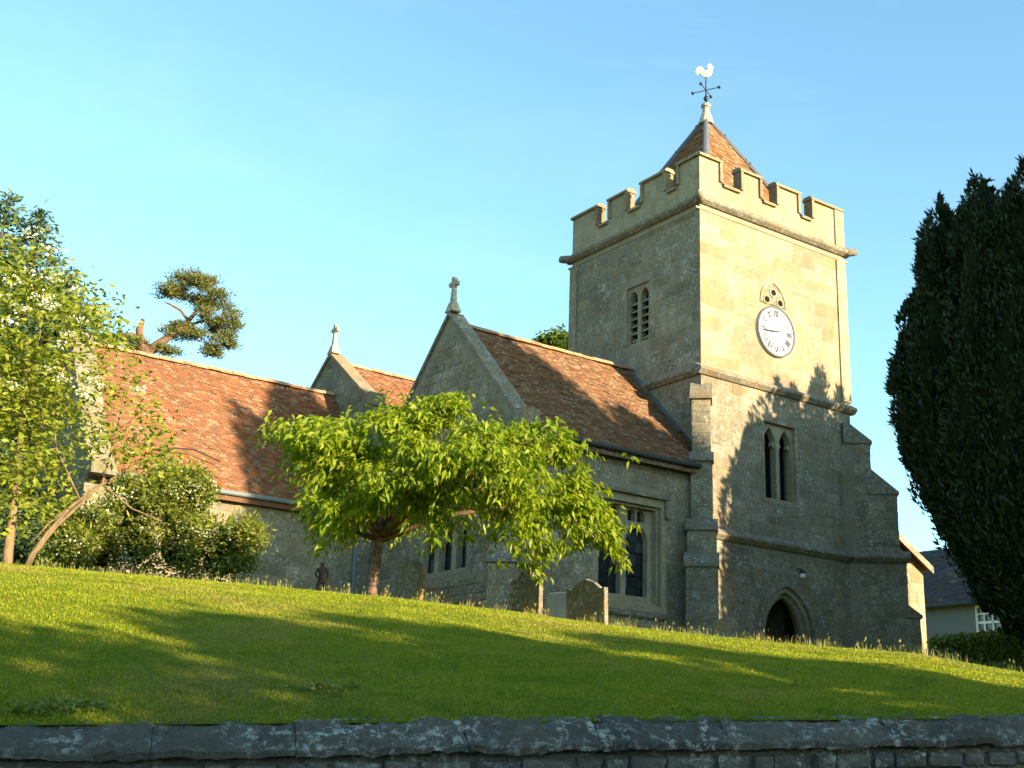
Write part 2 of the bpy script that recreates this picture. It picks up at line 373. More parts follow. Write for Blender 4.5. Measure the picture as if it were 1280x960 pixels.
def course(u0, u1, z0, z1, ch, bl, holes=(), poly=None, gap=.012):
    out = []; z = z0
    while z < z1-.06:
        h = min(random.uniform(*ch), z1-z)
        if z1-z-h < .1: h = z1-z
        u = u0-random.uniform(0, .3); 
        while u < u1-.02:
            L = random.uniform(*bl); a, b = max(u, u0), min(u+L, u1); u += L
            if u1-b < .12: b = u1; u = u1+1
            if b-a < .08: continue
            segs = [(a, b)]
            for (h0, h1, g0, g1) in holes:
                if z+h > g0+.03 and z < g1-.03:
                    ns = []
                    for p, q in segs:
                        if q <= h0 or p >= h1: ns.append((p, q)); continue
                        if h0-p > .06: ns.append((p, h0))
                        if q-h1 > .06: ns.append((h1, q))
                    segs = ns
            for p, q in segs:
                if poly and not all(inside(k, poly) for k in ((p+.02, z+.02), (q-.02, z+.02), (q-.02, z+h-.02), (p+.02, z+h-.02))): continue
                out.append((p+gap/2, q-gap/2, z+gap/2, z+h-gap/2))
        z += h
    return out
STONES = []     # (pixel area, frame, rect, kind, parent)
def lay(fr, rects, kind, parent, out=(.006, .016), weight=1.0):
    for r in rects:
        c = Vector(fr.P((r[0]+r[1])/2, (r[2]+r[3])/2, 0)); v = (-c).normalized(); cosv = max(.01, v.x*fr.n[0]+v.y*fr.n[1])
        A = (r[1]-r[0])*(r[3]-r[2])*cosv*(FPX/depth(c))**2*weight
        STONES.append((A, fr, r, kind, parent, random.uniform(*out)))

# ------------------------------------------------------------------ the church
X0, Y0, X1, Y1 = 22.85, 23.81, 29.05, 29.80
GB = 1.6        # below ground
church = thing('church', (25.9, 26.8, 2.2), 'stone parish church with square battlemented clock tower and red tiled roofs', 'church')
ZL, ZM, ZC, ZS, ZT = 5.87, 10.5, 15.5, 16.38, 17.13
FT, FTE = FS(Y0), FE(X0)
# -- tower walls
wl = arch(25.36, 25.86, 7.22, 8.75, 9.30); wr = arch(26.0, 26.5, 7.22, 8.75, 9.30)
door_in = arch(25.16, 26.62, GB, 3.42, 4.45)
m = MB()
m.slab(FT, rect(X0, X1, ZL, ZM), [rect(25.28, 26.58, 7.12, 9.42)], 0, -.6)
m.slab(FT, rect(X0, X1, ZM, ZC), [], 0, -.6)
lowfr = FS(Y0-.10)
m.slab(lowfr, rect(X0-.10, X1+.1, GB, ZL), [rect(24.5, 27.28, GB+.02, 5.105)], 0, -.7)
m.slab(FTE, rect(Y0+.6, Y1, ZM, ZC), [rect(26.0, 27.02, 11.85, 13.75)], 0, -.6)
m.slab(FTE, rect(Y0+.6, Y1, GB, ZM), [], 0, -.6)
m.box(X1-.6, X1, Y0+.6, Y1, GB, ZC); m.box(X0+.6, X1-.6, Y1-.6, Y1, GB, ZC)
m.box(X0+.3, X1-.3, Y0+.3, Y1-.3, 15.3, 15.5)
tower_wall = m.build('tower_wall', MORTAR, church)
# parapet with battlements
MU = [(X0, 23.72), (24.52, 25.39), (26.05, 27.08), (27.63, X1)]
ML = [(Y0, 24.72), (25.24, 26.36), (27.02, 27.93), (28.48, Y1)]
def parapet_poly(a, b, mer):
    p = [(a, ZC), (b, ZC)]
    for u0, u1 in reversed(mer): p += [(u1, ZT-.08), (u0, ZT-.08), (u0, ZS)] if u0 > a+.01 else [(u1, ZT-.08), (u0, ZT-.08)]
    # insert crenel bottoms
    q = [(a, ZC), (b, ZC)]; R_ = list(reversed(mer))
    for i, (u0, u1) in enumerate(R_):
        q += [(u1, ZT-.08), (u0, ZT-.08)]
        if i < len(R_)-1: q += [(u0, ZS-.05), (R_[i+1][1], ZS-.05)]
    return q
m = MB()
PT = .22
m.slab(FT, parapet_poly(X0, X1, MU), [], 0, -PT)
MLi = [(Y0+PT, 24.72)]+ML[1:]
m.slab(FTE, parapet_poly(Y0+PT, Y1, MLi), [], 0, -PT)
FN = FS(Y1-PT); m.slab(FN, parapet_poly(X0+PT, X1-PT, [(X0+PT, 23.72)]+MU[1:3]+[(27.63, X1-PT)]), [], 0, -PT)
FWt = FE(X1-PT); m.slab(FWt, parapet_poly(Y0+PT, Y1, MLi), [], 0, -PT)
parapet = m.build('parapet', DRESS, church)
def cope(fr, u0, u1, z, ext0=.05, ext1=.05):
    MB().sweep(fr, [(.085, z-.11), (.085, z-.04), (.0, z+.03), (-.22, z+.03), (-.30, z-.04), (-.30, z-.11)], u0-ext0, u1+ext1).build('coping_stone', WEATHL, parapet)
for fr, mer in ((FT, MU), (FTE, ML)):
    for i, (u0, u1) in enumerate(mer):
        cope(fr, u0+(.09 if (fr is FTE and i == 0) else 0), u1, ZT)
        if i: cope(fr, mer[i-1][1], u0, ZS, -.06, -.06)
    for i, (u0, u1) in enumerate(mer):           # roll moulding down the sides of each merlon
        for k, uu in enumerate((u0, u1)):
            if (i == 0 and k == 0) or (i == 3 and k == 1): continue
            s_ = -1 if k == 0 else 1
            q = MB(); a, b = sorted((uu+s_*.015, uu-s_*.085)); q.slab(fr, rect(a, b, ZS+.02, ZT-.115), [], .07, -.27); q.build('merlon_jamb', WEATHL, parapet)
# cornice, strings
def string(name, fr, u0, u1, z, proj, h, mat, parent):
    return MB().sweep(fr, [(-.1, z-h), (proj*.35, z-h), (proj*.8, z-h*.62), (proj, z-h*.45), (proj, z-h*.12), (-.1, z+h*.75)], u0, u1).build(name, mat, parent)
def cornice(fr, u0, u1):
    o = MB().sweep(fr, [(-.05, ZC-.02), (.06, ZC-.02), (.17, ZC+.06), (.19, ZC+.10), (.19, ZC+.17), (.08, ZC+.25), (-.05, ZC+.27)], u0, u1).build('cornice', WEATH, church)
    MB().sweep(fr, [(-.05, ZC-.20), (.02, ZC-.20), (.035, ZC-.17), (.02, ZC-.14), (-.05, ZC-.14)], u0, u1).build('roll_moulding', DRESS, church)
cornice(FT, X0-.17, X1+.18); cornice(FTE, Y0+.04, Y1+.18)
for (x, y, a) in ((X0, Y0, R(225)), (X1, Y0, R(-45)), (X0, Y1, R(135))):     # corner grotesques
    g = MB(); c = Vector((x, y, ZC+.1)); d = Vector((math.cos(a), math.sin(a), 0))
    g.tube([c, c+d*.22+ZZ*.03, c+d*.34+ZZ*.02, c+d*.44-ZZ*.03], [.15, .13, .12, .05], 8); g.lathe(c+d*.35+ZZ*.06, [(.02, -.1), (.09, -.04), (.09, .04), (.03, .09)], 8)
    g.build('gargoyle', WEATH, church, smooth=True)
string('string_course', FT, X0-.16, X1+.16, ZM, .17, .20, WEATH, church); string('string_course', FTE, Y0+.03, Y1+.1, ZM, .17, .20, WEATH, church)
for a, b in ((X1-.36, X1+.05), ):       # clasping pilaster at the far corner
    q = MB(); q.box(a, b, Y0-.05, Y0+.3, ZM+.15, ZC-.21); q.box(a, b, Y0-.05, Y0+.2, ZC+.28, ZT-.12); q.build('corner_pilaster', DRESS, church)
q = MB(); q.box(X0-.05, X0+.3, Y1-.32, Y1+.05, ZM+.15, ZC-.21); q.build('corner_pilaster', RUB, church)
# tower stones
lay(FT, course(X0+.01, X1-.37, ZM+.16, ZC-.21, (.24, .46), (.4, 1.35), [(25.2, 26.4, 13.1, 13.5), (25.4, 26.2, 11.7, 13.7)], None, .006), 'A', tower_wall, (.002, .007))
lay(FT, course(X0+.01, X1-.02, ZL+.15, ZM-.18, (.20, .46), (.25, 1.15), [(25.22, 26.64, 7.0, 9.48)], None, .007), 'R', tower_wall, (.001, .009))
lay(FTE, course(Y0+.01, Y1-.33, ZM+.16, ZC-.21, (.22, .46), (.35, 1.2), [(25.95, 27.07, 11.8, 13.8)], None, .007), 'R', tower_wall, (.001, .009))
lay(FTE, course(Y0+.01, 25.9, 8.0, ZM-.18, (.26, .36), (.4, .8), [], [(Y0, 7.9), (Y0, ZM), (26.0, ZM), (26.0, 10.3)]), 'R', tower_wall)
lay(lowfr, course(X0-.08, X1+.08, GB+.5, ZL-.2, (.20, .42), (.25, 1.05), [(24.66, 27.06, GB, 5.0)], None, .007), 'R', tower_wall, (.001, .009))
# lower string on south face, swept on to the far buttress
string('lower_string_course', lowfr, X0+.3, X1-.15, ZL+.06, .17, .20, WEATH, church)
# -- tower window
win = MB().slab(FT, rect(25.285, 26.575, 7.125, 9.415), [wl, wr], -.10, -.32).build('tower_window', DRESS, church)
q = MB(); fr2 = rect(25.20, 26.66, 7.04, 9.50); q.slab(FT, fr2, [rect(25.29, 26.57, 7.13, 9.41)], .012, -.12); q.build('window_surround', RUB, win)
q = MB(); q.box(25.3, 26.56, Y0+.45, Y0+.47, 7.1, 9.4); q.build('window_pane', DARK, win)  # near-black sheet standing in for the unlit inside
for a, b in ((25.36, 25.86), (26.0, 26.5)):     # cusps in the heads
    for s_ in (0, 1):
        q = MB(); c = (a if s_ == 0 else b); d = .12 if s_ == 0 else -.12
        q.slab(FT, [(c, 8.70), (c+d, 8.80), (c+d*.4, 8.92), (c, 8.95)], [], -.14, -.28); q.build('cusp', DRESS, win)
# -- belfry louvre window in the east face
la = arch(26.08, 26.44, 11.95, 13.35, 13.62); lb = arch(26.58, 26.94, 11.95, 13.35, 13.62)
lw = MB().slab(FTE, rect(26.005, 27.015, 11.855, 13.745), [la, lb], -.06, -.30).build('belfry_window', RUB, church)
for a in (26.08, 26.58):
    for k in range(6):
        z = 12.0+k*.235
        MB().hexa([FTE.P(a, z, -.08), FTE.P(a+.36, z, -.08), FTE.P(a+.36, z, -.10), FTE.P(a, z, -.10), FTE.P(a, z+.19, -.28), FTE.P(a+.36, z+.19, -.28), FTE.P(a+.36, z+.19, -.31), FTE.P(a, z+.19, -.31)]).build('louvre', DRESS, lw)
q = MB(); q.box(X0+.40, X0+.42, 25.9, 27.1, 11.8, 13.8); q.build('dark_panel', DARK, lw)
# -- blind tracery head above the clock
tf = MB(); oa = arch(25.24, 26.36, 13.05, 13.08, 13.86); ia = arch(25.31, 26.29, 13.06, 13.10, 13.74)
trac = tf.slab(FT, oa, [ia], .04, -.02).build('tracery_head', DRESS, church)
MB().slab(FT, ia, [], .012, -.02).build('tracery_back', RUB, trac)
for c in ((25.52, 13.17), (26.08, 13.17), (25.80, 13.44)):
    q = MB(); n = 10; o_ = [(c[0]+.165*math.cos(2*math.pi*i/n), c[1]+.15*math.sin(2*math.pi*i/n)) for i in range(n)]; i_ = [(c[0]+.11*math.cos(2*math.pi*i/n), c[1]+.10*math.sin(2*math.pi*i/n)) for i in range(n)]
    q.slab(FT, o_, [i_], .035, -.01); q.build('tracery_ring', DRESS, trac)
    MB().slab(FT, i_, [], .018, 0).build('tracery_eye', DARK, trac)
# -- clock
CC = (25.84, 12.22); CR = .78
def disc(r0, r1, d0, d1, name, mat, par, n=48):
    o_ = [(CC[0]+r1*math.cos(2*math.pi*i/n), CC[1]+r1*math.sin(2*math.pi*i/n)) for i in range(n)]
    h = [[(CC[0]+r0*math.cos(2*math.pi*i/n), CC[1]+r0*math.sin(2*math.pi*i/n)) for i in range(n)]] if r0 else []
    return MB().slab(FT, o_, h, d0, d1).build(name, mat, par)
clock = disc(0, CR, .06, -.01, 'clock', WHITE, church)
disc(.725, CR+.01, .085, .05, 'dial_rim', DIALB, clock); disc(.40, .428, .067, .055, 'dial_ring', DIALB, clock); disc(.665, .675, .067, .055, 'dial_ring', DIALB, clock)
NUM = ['XII', 'I', 'II', 'III', 'IIII', 'V', 'VI', 'VII', 'VIII', 'IX', 'X', 'XI']
for k, s_ in enumerate(NUM):
    a = math.pi/2-k*math.pi/6; rad = Vector((math.cos(a), math.sin(a))); tan = Vector((math.sin(a), -math.cos(a)))
    wd = {'I': .05, 'V': .10, 'X': .105}; tot = sum(wd[c] for c in s_); x = -tot/2; q = MB()
    def bar(x0, x1, t=.024):
        lo, hi = .445, .65
        p = [(x0-t, lo), (x0+t, lo), (x1+t, hi), (x1-t, hi)]
        q.slab(FT, [(CC[0]+rad.x*r_+tan.x*t_, CC[1]+rad.y*r_+tan.y*t_) for t_, r_ in p], [], .072, .058)
    for c in s_:
        m_ = x+wd[c]/2
        if c == 'I': bar(m_, m_, .020)
        elif c == 'V': bar(m_, m_-.035); bar(m_, m_+.035, .012)
        else: bar(m_-.035, m_+.035); bar(m_+.035, m_-.035, .012)
        x += wd[c]
    q.build('numeral', DIALB, clock)
def hand(ang, L, wdt, d, name):
    a = R(90-ang); rd = Vector((math.cos(a), math.sin(a))); tn = Vector((-rd.y, rd.x))
    p = [(-.12, wdt*.8), (-.12, -wdt*.8), (L*.7, -wdt), (L, 0), (L*.7, wdt)]
    MB().slab(FT, [(CC[0]+rd.x*r_+tn.x*t_, CC[1]+rd.y*r_+tn.y*t_) for r_, t_ in p], [], d, d-.012).build(name, DIALB, clock)
hand(264, .60, .022, .115, 'minute_hand'); hand(261, .36, .032, .095, 'hour_hand')
# -- west door
fo = lowfr
dw = MB().slab(fo, rect(24.905-.4, 26.875+.4, GB+.03, 5.1), [arch(25.16-.27, 26.62+.27, GB+.06, 3.42, 4.45+.27*.95, 10)], 0, -.6).build('doorway', RUB, church)
for i, (gr, d0, d1, nm) in enumerate(((.00, -.10, -.23, 'arch_order'), (.13, .0, -.11, 'arch_order'), (.30, .07, .0, 'hood_mould'))):
    w0 = .14 if i < 2 else .10
    a0 = arch(25.16-gr-w0, 26.62+gr+w0, GB+.04 if i < 2 else 3.2, 3.42, 4.45+(gr+w0)*.95, 10); b0 = arch(25.16-gr, 26.62+gr, GB+.04 if i < 2 else 3.2, 3.42, 4.45+gr*.95, 10)
    # ring polygon: up the outside, back down the inside
    ring = [a0[1]]+a0[2:]+[a0[0], b0[0]]+list(reversed(b0[2:]))+[b0[1]]
    MB().slab(fo, ring, [], d0, d1).build(nm, DRESS if i < 2 else RUB, dw)
q = MB(); q.box(24.4, 27.4, Y0+.75, Y0+.8, GB, 5.2); q.build('dark_door_backing', DARK, dw)  # flat dark sheet behind the planks, standing in for the unlit inside
for k in range(9):
    q = MB(); x = 25.18+k*.16; q.box(x, x+.15, Y0+.62, Y0+.66, GB, 4.6); q.build('door_plank', B_DARK, dw)
sp = course(24.68, 27.04, GB+.3, 5.0, (.2, .3), (.15, .4), [], None, .007)
dpoly = arch(25.16-.44, 26.62+.44, GB, 3.42, 4.45+.44, 10)
lay(lowfr, [r for r in sp if not any(inside(c, dpoly) for c in ((r[0], r[2]), (r[1], r[2]), (r[0], r[3]), (r[1], r[3]), ((r[0]+r[1])/2, r[3])))], 'R', tower_wall)
lamp = MB(); lp = Vector((26.36, Y0-.1, 5.12)); lamp.tube([lp+Vector((0, .05, .12)), lp+Vector((0, -.12, .15)), lp+Vector((0, -.22, .1))], .018, 6); lamp.lathe(lp+Vector((0, -.22, -.06)), [(.03, .16), (.10, .12), (.11, .08), (.03, .06)], 10)
lmp = lamp.build('door_lamp', IRON, church); MB().lathe(lp+Vector((0, -.22, -.12)), [(.02, 0), (.07, .03), (.08, .1), (.03, .16)], 10).build('lamp_globe', WHITE, lmp, smooth=True)
# -- pyramid roof and weathervane
AP = Vector((26.0, 26.75, 20.6)); PB = 15.95; hb = 2.42
def tiles_on(name, o, A, S, N, L, H, mat, parent, poly=None, gauge=.105, tw=.165, th=.016, sag=0.0):
    """o: eave start, A along, S up the slope, N normal; laid tile by tile"""
    V = []; F = []; rows = int(H/gauge); o, A, S, N = map(lambda q: np.array(q, float), (o, A, S, N))
    box = np.array([[0, 0], [1, 0], [1, 1], [0, 1]])
    for r in range(rows):
        n = int(L/tw)+1; off = (r % 2)*tw*.5
        for c in range(-1, n):
            a0 = c*tw+off; a1 = a0+tw-.006
            a0 = max(a0, 0); a1 = min(a1, L)
            if a1-a0 < .03: continue
            s0 = r*gauge; s1 = s0+gauge*1.75
            mid = ((a0+a1)/2, s0+gauge*.5)
            if poly and not inside(mid, poly): continue
            j = random.uniform(-.014, .014)*(2.2 if random.random() < .04 else 1); t0 = th+random.uniform(0, .02); sk = random.uniform(-.012, .012)
            wob = -.05*sag*math.sin(math.pi*mid[0]/L)*math.sin(math.pi*min(1, mid[1]/H))+.035*noise.noise(Vector((mid[0]*.9, mid[1]*.9, 5)))+.012*noise.noise(Vector((mid[0]*4, mid[1]*4, 9)))
            b = len(V)
            for (aa, ss, nn) in ((a0, s0+j+sk, t0+wob), (a1, s0+j-sk, t0+wob+random.uniform(-.004, .004)), (a1, s1, wob), (a0, s1, wob), (a0, s0+j+sk, t0-.014+wob), (a1, s0+j-sk, t0-.014+wob)):
                V.append(o+A*aa+S*ss+N*nn)
            F += [(b, b+1, b+2, b+3), (b+4, b+5, b+1, b), (b+4, b, b+3, b+3), (b+1, b+5, b+2, b+2)]
    F = [f for f in F if f[2] != f[3]]
    return quick(name, np.array(V), np.array(F), mat, parent, 'stuff')
cor = [Vector((AP.x+a*hb, AP.y+b*hb, PB)) for a, b in ((-1, -1), (1, -1), (1, 1), (-1, 1))]
pr = MB(); pr.add([tuple(c-ZZ*.12) for c in cor]+[tuple(AP-ZZ*.12)], [(0, 1, 4), (1, 2, 4), (2, 3, 4), (3, 0, 4), (3, 2, 1, 0)]); pyr = pr.build('spire_roof', TILE_P, church)
for i in range(4):
    a, b = cor[i], cor[(i+1) % 4]; A = (b-a).normalized(); mid = (a+b)/2; S = (AP-mid).normalized(); N = A.cross(S).normalized()
    if N.z < 0: N = -N
    H = (AP-mid).length; tiles_on('roof_tiles', a+N*.004, A, S, N, 2*hb, H, TILE_P, pyr, [(0, 0), (2*hb, 0), (hb, H)], .15, .19)
    MB().tube([a+ZZ*.03, a.lerp(AP, .5)+ZZ*.04, AP+ZZ*.01], [.12, .11, .09], 8).build('lead_hip', LEAD, pyr)
fin = MB().lathe(AP+ZZ*-.25, [(.26, 0), (.20, .25), (.13, .45), (.12, .62), (.17, .66), (.17, .74), (.06, .80)], 12).build('spire_finial', CROSS, church)
vane = MB().tube([AP+ZZ*.5, AP+ZZ*1.6], [.03, .018], 8).build('weathervane', IRON, church)
vc = AP+ZZ*1.05
MB().lathe(AP+ZZ*.62, [(.02, 0), (.07, .05), (.09, .12), (.05, .2), (.02, .24)], 10).build('vane_boss', IRON, vane)
for k, (dx, dy) in enumerate(((1, 0), (-1, 0), (0, 1), (0, -1))):
    d = Vector((dx, dy, 0)); d = Vector((d.x*.9-d.y*.43, d.x*.43+d.y*.9, 0))
    q = MB(); q.tube([vc, vc+d*.42], .016, 6); e = vc+d*.47; q.lathe(e-ZZ*.06, [(.01, 0), (.055, .03), (.055, .09), (.01, .12)], 6); q.build('vane_arm', IRON, vane)
ck = [(-.52, .22), (-.47, .40), (-.36, .52), (-.22, .52), (-.12, .42), (-.06, .28), (.06, .24), (.12, .32), (.12, .50), (.10, .60), (.16, .68), (.24, .70), (.30, .64), (.34, .55), (.42, .52), (.34, .47), (.36, .38), (.32, .22), (.26, .08), (.12, .0), (-.04, -.02), (-.14, .05), (-.24, .14), (-.34, .16), (-.42, .10)]
cd = Vector((RTH.x, RTH.y, 0)); cfr = Fr(AP.x, AP.y, cd.x, cd.y, cd.y, -cd.x)
cb = MB().slab(cfr, [(u*.66, AP.z+1.55+z*.72) for u, z in ck], [], .03, -.03).build('cockerel', GOLD, vane)
MB().slab(cfr, [(-.04, AP.z+1.65), (.13, AP.z+1.67), (.07, AP.z+1.78), (-.10, AP.z+1.76)], [], .045, -.045).build('wing', GOLD, cb)
# -- diagonal buttresses
def buttress(cx, cy, ang, stages, mat_kind, topz):
    """stages from the bottom: (z0,z1,projection,width)"""
    n = Vector((math.cos(ang), math.sin(ang), 0)); fr = FD(cx, cy, ang); q = MB()
    for i, (z0, z1, p, wd) in enumerate(stages):
        nxt = stages[i+1][2] if i+1 < len(stages) else -.1
        nw = stages[i+1][3] if i+1 < len(stages) else wd
        hh = max(.25, min(.75, (p-nxt)*.95))
        q.hexa([fr.P(-wd/2, z0, -.6), fr.P(wd/2, z0, -.6), fr.P(wd/2, z0, p), fr.P(-wd/2, z0, p), fr.P(-wd/2, z1, -.6), fr.P(wd/2, z1, -.6), fr.P(wd/2, z1, p), fr.P(-wd/2, z1, p)])
    b = q.build('buttress', MORTAR, church)
    for i, (z0, z1, p, wd) in enumerate(stages):
        nxt = stages[i+1][2] if i+1 < len(stages) else -.1
        hh = max(.22, min(.8, (p-nxt)*1.0)); e = .05
        # weathered set-off
        MB().sweep(fr, [(nxt-.15, z1+.002), (p+.07, z1+.002), (p+.07, z1+.07), (nxt-.02, z1+.07+hh), (nxt-.15, z1+.07+hh)], -wd/2-e, wd/2+e).build('set_off', WEATH, b)
        fe = Fr(cx+n.x*p, cy+n.y*p, fr.u[0], fr.u[1], fr.n[0], fr.n[1])
        lay(fe, course(-wd/2, wd/2, z0+.02, z1-.01, (.24, .34), (.3, .7)), mat_kind, b, (.008, .02))
        for s_ in (-1, 1):
            side = Fr(cx+fr.u[0]*wd/2*s_, cy+fr.u[1]*wd/2*s_, n.x, n.y, fr.u[0]*s_, fr.u[1]*s_)
            vis = -(side.o[0]*side.n[0]+side.o[1]*side.n[1])
            if vis > 0 and p > .3: lay(side, course(0.02, p-.01, z0+.02, z1-.01, (.24, .34), (.25, .6)), mat_kind, b, (.006, .015))
    return b
buttress(X0, Y0, R(225), [(GB, 4.75, 1.35, .80), (4.75, 5.75, 1.0, .74), (5.75, 7.65, .72, .56), (7.65, 9.45, .46, .50)], 'R', 9.6)
bR = buttress(X1, Y0, R(-45), [(GB, 4.15, 1.66, .8), (4.15, ZL-.02, 1.36, .76), (ZL-.02, 7.75, 1.2, .72), (7.75, 9.3, .5, .68)], 'R', 9.6)
# string round the far buttress
n_ = (math.cos(R(-45)), math.sin(R(-45))); fr = FD(X1, Y0, R(-45))
sd = Fr(X1-fr.u[0]*.40, Y0-fr.u[1]*.40, n_[0], n_[1], -fr.u[0], -fr.u[1])
if -(sd.o[0]*sd.n[0]+sd.o[1]*sd.n[1]) < 0: sd = Fr(X1+fr.u[0]*.40, Y0+fr.u[1]*.40, n_[0], n_[1], fr.u[0], fr.u[1])
string('lower_string_course', sd, -.1, 1.48, ZL+.06, .17, .20, WEATH, church)

# -- aisle (front roof)
YR, ZR, SLP = 26.8, 11.10, 1.04
YW, XG = 23.65, 16.44
ze = lambda Y: ZR-SLP*abs(YR-Y)
FA = FS(YW); FG = FE(XG)
YB = 2*YR-YW
aw_open = rect(19.15, 21.24, 3.70, 6.28)
m = MB(); m.slab(FA, rect(XG+.5, X0+.2, GB, ze(YW)-.05), [aw_open], 0, -.5)
gwin = rect(25.45, 28.05, 4.25, 7.2)
gpoly = [(YW, GB), (YB, GB), (YB, ze(YB)+.15), (YR, ZR+.22), (YW, ze(YW)+.15)]
m.slab(FG, gpoly, [gwin], 0, -.5)
aisle_wall = m.build('aisle_wall', MORTAR, church)
lay(FA, course(XG+.02, X0-.02, GB+.6, ze(YW)-.25, (.24, .44), (.35, 1.2), [(19.02, 21.37, 3.5, 6.52)], None, .008), 'R', aisle_wall, (.001, .010))
lay(FG, course(YW, YB, 3.0, 11.3, (.2, .32), (.3, .65), [(25.3, 28.2, 4.1, 7.35)], gpoly), 'R', aisle_wall)
# roof deck and tiles
sl = math.sqrt(1+SLP*SLP); S = (0, 1/sl, SLP/sl); N = (0, -SLP/sl, 1/sl); EV = .25
def deck(name, xa, xb, yr, zr, slp, ya, yb, mat):
    zr -= .13; za = zr-slp*(yr-ya); zb = zr-slp*(yb-yr); q = MB()
    q.add([(xa, ya, za), (xb, ya, za), (xb, yr, zr), (xa, yr, zr), (xb, yb, zb), (xa, yb, zb), (xa, ya, za-.12), (xb, ya, za-.12), (xb, yr, zr-.14), (xa, yr, zr-.14), (xb, yb, zb-.12), (xa, yb, zb-.12)],
          [(0, 1, 2, 3), (3, 2, 4, 5), (7, 6, 9, 8), (8, 9, 11, 10), (0, 6, 7, 1), (5, 4, 10, 11), (0, 3, 9, 6), (3, 5, 11, 9), (1, 7, 8, 2), (2, 8, 10, 4)])
    return q.build(name, mat, church)
aisle_roof = deck('aisle_roof', XG+.35, X0+.1, YR, ZR, SLP, YW-EV, YB+.02, TILE_A)
H = (YR-(YW-EV))*sl
tiles_on('roof_tiles', (XG+.36, YW-EV, ze(YW-EV)+.004), (1, 0, 0), S, N, X0-XG-.36, H, TILE_A, aisle_roof, sag=1)
def ridge(xa, xb, yr, zr, parent, mat=RIDGE):
    n = int((xb-xa)/.36)
    for i in range(n):
        a = xa+(xb-xa)*i/n; b = xa+(xb-xa)*(i+1)/n-.012; j = random.uniform(-.012, .012); q = MB(); pts = []
        for t in range(6):
            an = math.pi*(.02+.96*t/5); pts.append((yr-.15*math.cos(an), zr-.07+.135*math.sin(an)+j))
        v = [(a, y, z) for y, z in pts]+[(b, y, z+random.uniform(-.006, .006)) for y, z in pts]
        q.add(v, [(k, k+1, k+7, k+6) for k in range(5)]+[(0, 6, 11, 5), (5, 4, 3, 2, 1, 0), tuple(range(6, 12))]); q.build('ridge_tile', mat, parent)
ridge(XG+.38, X0-.02, YR, ZR+.03, aisle_roof)
q = MB(); g0 = YW-EV-.06; zg = ze(YW-EV)-.06; q.tube([(XG+.15, g0, zg), (X0-.35, g0, zg)], .07, 8); q.build('gutter', GUTTER, church)
MB().box(XG+.5, X0-.02, YW-EV+.02, YW-.001, ze(YW-EV)-.24, ze(YW-EV)-.13).build('eaves_board', GUTTER, church)
# lead flashing against the tower
MB().hexa([(X0-.02, YW-.1, ze(YW-.1)+.03), (X0-.16, YW-.1, ze(YW-.1)+.03), (X0-.16, YR, ZR+.03), (X0-.02, YR, ZR+.03), (X0-.02, YW-.1, ze(YW-.1)+.07), (X0-.16, YW-.1, ze(YW-.1)+.045), (X0-.16, YR, ZR+.045), (X0-.02, YR, ZR+.07)]).build('lead_flashing', LEAD, church)
def gable_cope(xa, xb, yr, zr, slp, ya, yb, lift, parent, mat, L=.62):
    """stones on both slopes of a gable"""
    for sgn, yend in ((-1, ya), (1, yb)):
        T = abs(yr-yend); n = max(2, int(T*math.sqrt(1+slp*slp)/L))
        for i in range(n):
            t0, t1 = T*i/n+.004, T*(i+1)/n-.004; q = MB()
            y0, y1 = yr+sgn*t0, yr+sgn*t1; z0, z1 = zr-slp*t0+lift, zr-slp*t1+lift; j = random.uniform(-.008, .012)
            q.hexa([(xa, y0, z0-.10), (xb, y0, z0-.10), (xb, y1, z1-.10), (xa, y1, z1-.10), (xa, y0, z0+.03+j), (xb, y0, z0+.03+j), (xb, y1, z1+.03+j), (xa, y1, z1+.03+j)]); q.build('coping_stone', mat, parent)
        # kneeler
        zz = zr-slp*T+lift; q = MB(); a, b = sorted((yend, yend+sgn*.42)); q.box(xa-.01, xb+.01, a, b, zz-.42, zz-.02); q.build('kneeler', mat, parent)
gable_cope(XG-.07, XG+.42, YR, ZR, SLP, YW-.12, YB-.35, .30, aisle_wall, WEATH)
def cross(x, y, z, s, parent):
    n = Fr(x, y, 0, 1, -1, 0)
    o_ = MB(); o_.hexa([(x-.2*s, y-.24*s, z-.14*s), (x+.2*s, y-.24*s, z-.14*s), (x+.2*s, y+.24*s, z-.14*s), (x-.2*s, y+.24*s, z-.14*s), (x-.12*s, y-.11*s, z+.22*s), (x+.12*s, y-.11*s, z+.22*s), (x+.12*s, y+.11*s, z+.22*s), (x-.12*s, y+.11*s, z+.22*s)])
    o_.hexa([(x-.09*s, y-.10*s, z+.2*s), (x+.09*s, y-.10*s, z+.2*s), (x+.09*s, y+.10*s, z+.2*s), (x-.09*s, y+.10*s, z+.2*s), (x-.06*s, y-.065*s, z+.80*s), (x+.06*s, y-.065*s, z+.80*s), (x+.06*s, y+.065*s, z+.80*s), (x-.06*s, y+.065*s, z+.80*s)])
    c = z+.92*s
    cr = o_.build('gable_cross', CROSS, parent)
    for dy, dz in ((.17, 0), (-.17, 0), (0, .17)):
        k = 8; MB().slab(n, [(dy*s+.10*s*math.cos(2*math.pi*i/k), c+dz*s+.10*s*math.sin(2*math.pi*i/k)) for i in range(k)], [], .07*s, -.07*s).build('cross_arm', CROSS, cr)
    MB().slab(n, rect(-.1*s, .1*s, c-.14*s, c+.1*s), [], .06*s, -.06*s).build('cross_head', CROSS, cr)
cross(XG+.08, YR, ZR+.42, .78, church)
